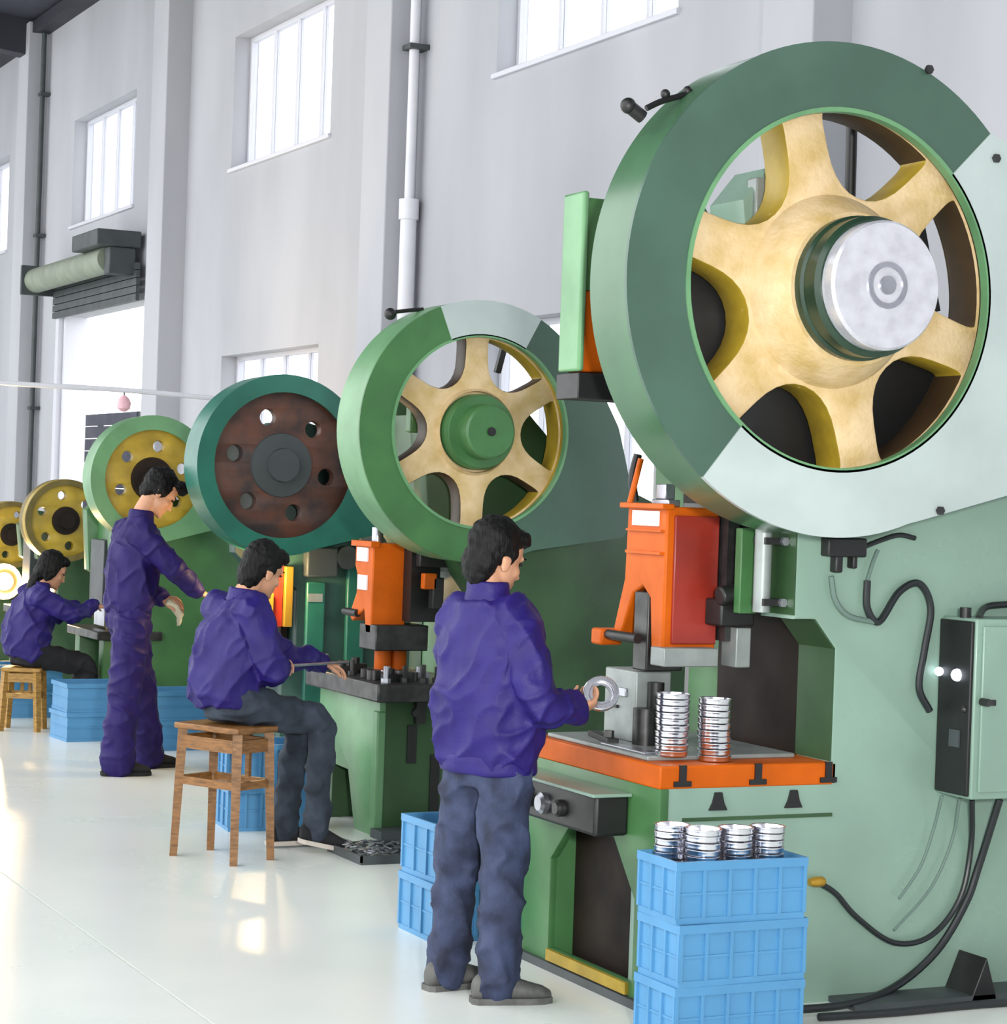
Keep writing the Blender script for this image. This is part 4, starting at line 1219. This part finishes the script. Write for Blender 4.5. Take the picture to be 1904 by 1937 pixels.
    for q in 'RL':
        limb(t, [H(q + 'hip'), H(q + 'hip').lerp(H(q + 'kn'), 0.5), H(q + 'kn'), H(q + 'kn').lerp(H(q + 'an'), 0.5), H(q + 'an') - Vector((0, 0, 0.012))],
             [tr[0] * s, (tr[0] + tr[1]) / 2 * s, tr[1] * s * 0.94, tr[2] * s, tr[3] * s], 18)
    def tfold(p):
        q = p + Vector((sd + 3, 0, 0))
        a = 1 - abs(noise.noise(Vector((q.x * 8 + q.z * 3, q.y * 8, q.z * 10))))
        return 0.015 * (a ** 5 - 0.4) + 0.0035 * noise.noise(Vector((q.x * 18, q.y * 18, q.z * 20)))
    place(remesh(t, 'trousers', 0.009, 4, tfold), 'trousers', cfg['m_trousers'], o)
    # shoes
    for q in 'RL':
        a = H(q + 'an')
        d = Vector(cfg['toe'][q]).normalized()
        pitch_ = d.z
        dn = Vector((d.x, d.y, 0)).normalized()
        sd_ = Vector((-dn.y, dn.x, 0))
        g = max(a.z - 0.075 * s, 0.0)
        z0 = Vector((a.x, a.y, g))
        m = MB()
        K = lambda x, z, w, h: (z0 + d * x * s + Vector((0, 0, z * s)), sd_ * w * s, Vector((0, 0, h * s)))
        m.loft([K(-0.085, 0.045, 0.020, 0.030), K(-0.07, 0.05, 0.036, 0.046), K(-0.02, 0.058, 0.040, 0.056), K(0.05, 0.048, 0.043, 0.044), K(0.11, 0.038, 0.047, 0.032), K(0.16, 0.032, 0.042, 0.024), K(0.188, 0.026, 0.022, 0.014)], 18)
        sh = place(remesh(m, 'shoe', 0.008, 2), 'shoe', cfg['m_shoe'], o)
        n = MB()
        K2 = lambda x, w: (z0 + d * x * s + Vector((0, 0, 0.009 * s)), sd_ * w * s)
        out, rows = [], [(-0.088, 0.024), (-0.07, 0.040), (-0.02, 0.043), (0.05, 0.046), (0.11, 0.050), (0.16, 0.044), (0.19, 0.024)]
        loop = [K2(x, w) for x, w in rows]
        pts = [c + v for c, v in loop] + [c - v for c, v in reversed(loop)]
        k = len(pts)
        n.add([p - Vector((0, 0, 0.009 * s)) for p in pts] + [p + Vector((0, 0, 0.012 * s)) for p in pts],
              [tuple(range(k)), tuple(reversed(range(k, 2 * k)))] + [(i, k + i, k + (i + 1) % k, (i + 1) % k) for i in range(k)])
        n.build('sole', cfg['m_sole'], sh)
    return o

SHORT = [(-0.022, 0, 0.045, 0.098, 0.090, 0.098), (-0.056, 0, -0.022, 0.056, 0.076, 0.098), (0.050, 0, 0.090, 0.055, 0.070, 0.034),
         (-0.012, 0.068, 0.022, 0.05, 0.022, 0.045), (-0.012, -0.068, 0.022, 0.05, 0.022, 0.045), (0.088, 0, 0.078, 0.016, 0.055, 0.022)]

# man standing at the nearest press
P = dict(head=(3.300, 6.84, 1.492), neck=(3.272, 6.83, 1.375), chest=(3.262, 6.83, 1.18), waist=(3.27, 6.82, 0.96), pelvis=(3.285, 6.81, 0.815),
         Rsh=(3.338, 6.69, 1.255), Lsh=(3.212, 6.955, 1.25), Rel=(3.365, 6.60, 1.015), Lel=(3.33, 7.05, 1.02), Rwr=(3.525, 6.66, 0.985), Lwr=(3.56, 6.93, 0.985),
         Rhip=(3.315, 6.735, 0.80), Lhip=(3.255, 6.89, 0.80), Rkn=(3.305, 6.705, 0.425), Lkn=(3.235, 6.92, 0.425), Ran=(3.285, 6.685, 0.075), Lan=(3.215, 6.93, 0.075))
person('man standing in a blue jacket and washed jeans, holding a shiny metal ring', P, dict(
    heading=rd(26), face=(0.93, 0.18, -0.30), hup=(0.3, 0, 1), vox=0.0055, hair=SHORT, m_jacket=M_jacket, m_trousers=M_jeans, m_shoe=M_shoe, m_sole=M_shoe,
    jacket=[(-0.06, 0.125, 0.178, (0, 0, 0)), (0.0, 0.138, 0.196, (0, 0, 0)), (0.15, 0.150, 0.208, (0, 0, 0)), (0.4, 0.152, 0.210, (0, 0, 0)), (0.62, 0.148, 0.202, (0, 0, 0)), (0.80, 0.125, 0.165, (0, 0, 0)), (0.93, 0.092, 0.108, (0, 0, 0))],
    hem=(-0.055, 0.136, 0.186, 0.07), hands=dict(R=((0.9, 0.25, 0.12), (0.1, 0.5, 0.7), 0.55, -1), L=((0.95, -0.25, 0.0), (0.1, -0.5, 0.7), 0.55, 1)),
    toe=dict(R=(0.96, -0.22, 0), L=(0.98, 0.12, 0)), legs=(0.098, 0.084, 0.074, 0.072), fold=0.015, seed=1.3))
q = Vector((3.655, 6.705, 1.035))
ax = Vector((-0.35, -0.75, 0.35)).normalized()
rg = thing('metal_ring', q, 'shiny metal ring held in the hand of the standing man', 'ring')
MB().ring(q, ax, 0.040, 0.062, -0.012, 0.012, 40).build('ring_body', M_alu, rg, bevel=0.003)
MB().ring(q, ax, 0.030, 0.041, -0.006, 0.002, 40).build('inner_lip', M_steel, rg)

# man seated at the second press
P = dict(head=(3.52, 9.79, 1.32), neck=(3.43, 9.785, 1.195), chest=(3.36, 9.765, 1.02), waist=(3.33, 9.74, 0.83), pelvis=(3.36, 9.72, 0.725),
         Rsh=(3.42, 9.615, 1.125), Lsh=(3.38, 9.945, 1.12), Rel=(3.50, 9.56, 0.87), Lel=(3.70, 10.03, 0.93), Rwr=(3.60, 9.78, 0.885), Lwr=(3.95, 10.10, 0.86),
         Rhip=(3.40, 9.62, 0.715), Lhip=(3.39, 9.83, 0.715), Rkn=(3.79, 9.68, 0.61), Lkn=(3.76, 9.90, 0.60), Ran=(3.81, 9.72, 0.105), Lan=(3.72, 9.92, 0.085))
person('man seated on a brown stool in a blue jacket, working at the second press', P, dict(
    heading=rd(8), face=(0.90, 0.26, -0.34), hup=(0.4, 0, 1), vox=0.006, hair=SHORT, m_jacket=M_jacket, m_trousers=M_djeans, m_shoe=M_dark, m_sole=M_sole,
    jacket=[(-0.10, 0.148, 0.170, (0.01, 0, 0)), (0.0, 0.168, 0.190, (-0.02, 0, 0)), (0.2, 0.170, 0.198, (-0.03, 0, 0)), (0.45, 0.160, 0.200, (-0.02, 0, 0)), (0.68, 0.150, 0.198, (-0.01, 0, 0)), (0.86, 0.118, 0.165, (0, 0, 0)), (0.96, 0.090, 0.105, (0, 0, 0))],
    hands=dict(R=((0.75, 0.6, 0.05), (0.3, 0.2, -0.9), 0.75, 1), L=((0.9, -0.05, -0.15), (0.0, 0.1, -1), 0.5, -1)),
    toe=dict(R=(0.97, 0.0, -0.22), L=(1, 0.05, 0)), legs=(0.094, 0.074, 0.064, 0.060), fold=0.016, seed=5.1))
rdv = thing('steel_rod', (3.80, 9.93, 0.87), 'thin steel rod with a pale knob, held by the seated man', 'rod')
MB().cyl((3.655, 9.82, 0.868), (4.10, 10.12, 0.862), 0.007, n=10).build('rod', M_steel, rdv)
MB().ball((3.645, 9.81, 0.868), 0.026).build('knob', M_white, rdv)

# woman standing at the fourth press
BUN = [(-0.022, 0, 0.045, 0.100, 0.090, 0.098), (-0.055, 0, 0.0, 0.055, 0.078, 0.08), (0.055, 0, 0.088, 0.05, 0.07, 0.032), (0.085, 0, 0.10, 0.05, 0.05, 0.04),
       (-0.012, 0.070, 0.012, 0.05, 0.022, 0.055), (-0.012, -0.070, 0.012, 0.05, 0.022, 0.055)]
P = dict(head=(3.905, 12.70, 1.655), neck=(3.80, 12.70, 1.51), chest=(3.755, 12.70, 1.32), waist=(3.735, 12.70, 1.08), pelvis=(3.745, 12.70, 0.93),
         Rsh=(3.76, 12.52, 1.40), Lsh=(3.77, 12.87, 1.40), Rel=(3.95, 12.46, 1.21), Lel=(3.80, 12.94, 1.14), Rwr=(4.10, 12.53, 1.085), Lwr=(3.96, 12.76, 1.02),
         Rhip=(3.745, 12.61, 0.90), Lhip=(3.765, 12.79, 0.90), Rkn=(3.70, 12.58, 0.47), Lkn=(3.87, 12.84, 0.47), Ran=(3.665, 12.56, 0.08), Lan=(3.95, 12.88, 0.08))
person('woman standing in dark purple overalls, head bowed, at the light green press', P, dict(
    heading=rd(4), face=(0.78, -0.10, -0.62), hup=(0.7, 0, 1), s=1.05, hs=1.0, vox=0.0065, hair=BUN, m_jacket=M_over, m_trousers=M_over, m_shoe=M_dark, m_sole=M_dark,
    jacket=[(0.02, 0.122, 0.165, (0, 0, 0)), (0.16, 0.142, 0.182, (-0.01, 0, 0)), (0.4, 0.150, 0.192, (-0.01, 0, 0)), (0.65, 0.142, 0.19, (-0.01, 0, 0)), (0.85, 0.115, 0.165, (0, 0, 0)), (0.95, 0.085, 0.10, (0, 0, 0))],
    hands=dict(R=((0.8, 0.3, -0.3), (0.1, 0.4, -0.8), 0.6, 1), L=((0.75, -0.5, 0.0), (0.2, 0.2, -0.9), 0.6, -1)),
    toe=dict(R=(0.98, -0.1, 0), L=(0.98, 0.1, 0)), legs=(0.108, 0.098, 0.094, 0.094), sleeve=(0.085, 0.076, 0.062, 0.05), fold=0.014, seed=9.7))
gl = MB()
q = Vector((4.0, 12.70, 0.985))
gl.loft([(q + Vector((-0.03, 0, 0.02)), (0, 0.03, 0), (0.012, 0, 0.02)), (q + Vector((0.02, 0, 0)), (0, 0.045, 0), (0.012, 0, 0.022)), (q + Vector((0.06, -0.01, -0.06)), (0, 0.035, 0), (0.02, 0, 0.015)), (q + Vector((0.05, -0.01, -0.12)), (0, 0.02, 0), (0.012, 0, 0.008))], 14)
tag(place(remesh(gl, 'cotton_glove', 0.008, 2, lambda p: 0.006 * noise.noise(p * 30)), 'cotton_glove', mat('cream_cotton', (206, 196, 170), 0.8, var=0.1)), 'cream cotton glove held in the hand of the standing woman', 'glove')

# woman seated at the fifth press
LONG = [(-0.022, 0, 0.045, 0.102, 0.092, 0.098), (-0.062, 0, -0.03, 0.055, 0.082, 0.11), (-0.075, 0, -0.13, 0.04, 0.065, 0.10), (0.050, 0, 0.088, 0.055, 0.07, 0.036),
        (-0.012, 0.076, 0.0, 0.05, 0.02, 0.09), (-0.012, -0.076, 0.0, 0.05, 0.02, 0.09)]
P = dict(head=(3.87, 14.99, 1.09), neck=(3.795, 14.99, 0.975), chest=(3.745, 14.99, 0.80), waist=(3.715, 14.99, 0.62), pelvis=(3.72, 14.99, 0.535),
         Rsh=(3.76, 14.82, 0.905), Lsh=(3.77, 15.15, 0.905), Rel=(3.97, 14.80, 0.80), Lel=(3.96, 15.17, 0.78), Rwr=(4.13, 14.86, 0.86), Lwr=(4.06, 15.06, 0.84),
         Rhip=(3.75, 14.90, 0.522), Lhip=(3.75, 15.08, 0.522), Rkn=(4.13, 14.92, 0.43), Lkn=(4.12, 15.10, 0.44), Ran=(4.07, 14.95, 0.16), Lan=(4.14, 15.14, 0.09))
person('woman seated on a low stool in a blue jacket and black trousers, reaching forward', P, dict(
    heading=rd(2), face=(0.88, -0.12, -0.40), hup=(0.4, 0, 1), s=0.97, vox=0.007, hair=LONG, m_jacket=M_jacket, m_trousers=M_dark, m_shoe=M_dark, m_sole=M_dark,
    jacket=[(-0.12, 0.140, 0.165, (0, 0, 0)), (0.0, 0.162, 0.182, (-0.02, 0, 0)), (0.2, 0.165, 0.19, (-0.03, 0, 0)), (0.45, 0.155, 0.192, (-0.02, 0, 0)), (0.68, 0.145, 0.188, (-0.01, 0, 0)), (0.86, 0.112, 0.16, (0, 0, 0)), (0.96, 0.085, 0.10, (0, 0, 0))],
    hands=dict(R=((0.9, 0.1, -0.1), (0, 0.1, -1), 0.5, 1), L=((0.9, -0.1, -0.1), (0, 0.1, -1), 0.5, -1)),
    toe=dict(R=(0.8, 0.0, -0.55), L=(1, 0.05, 0)), legs=(0.092, 0.072, 0.060, 0.055), sleeve=(0.08, 0.075, 0.062, 0.05), fold=0.015, seed=14.2))
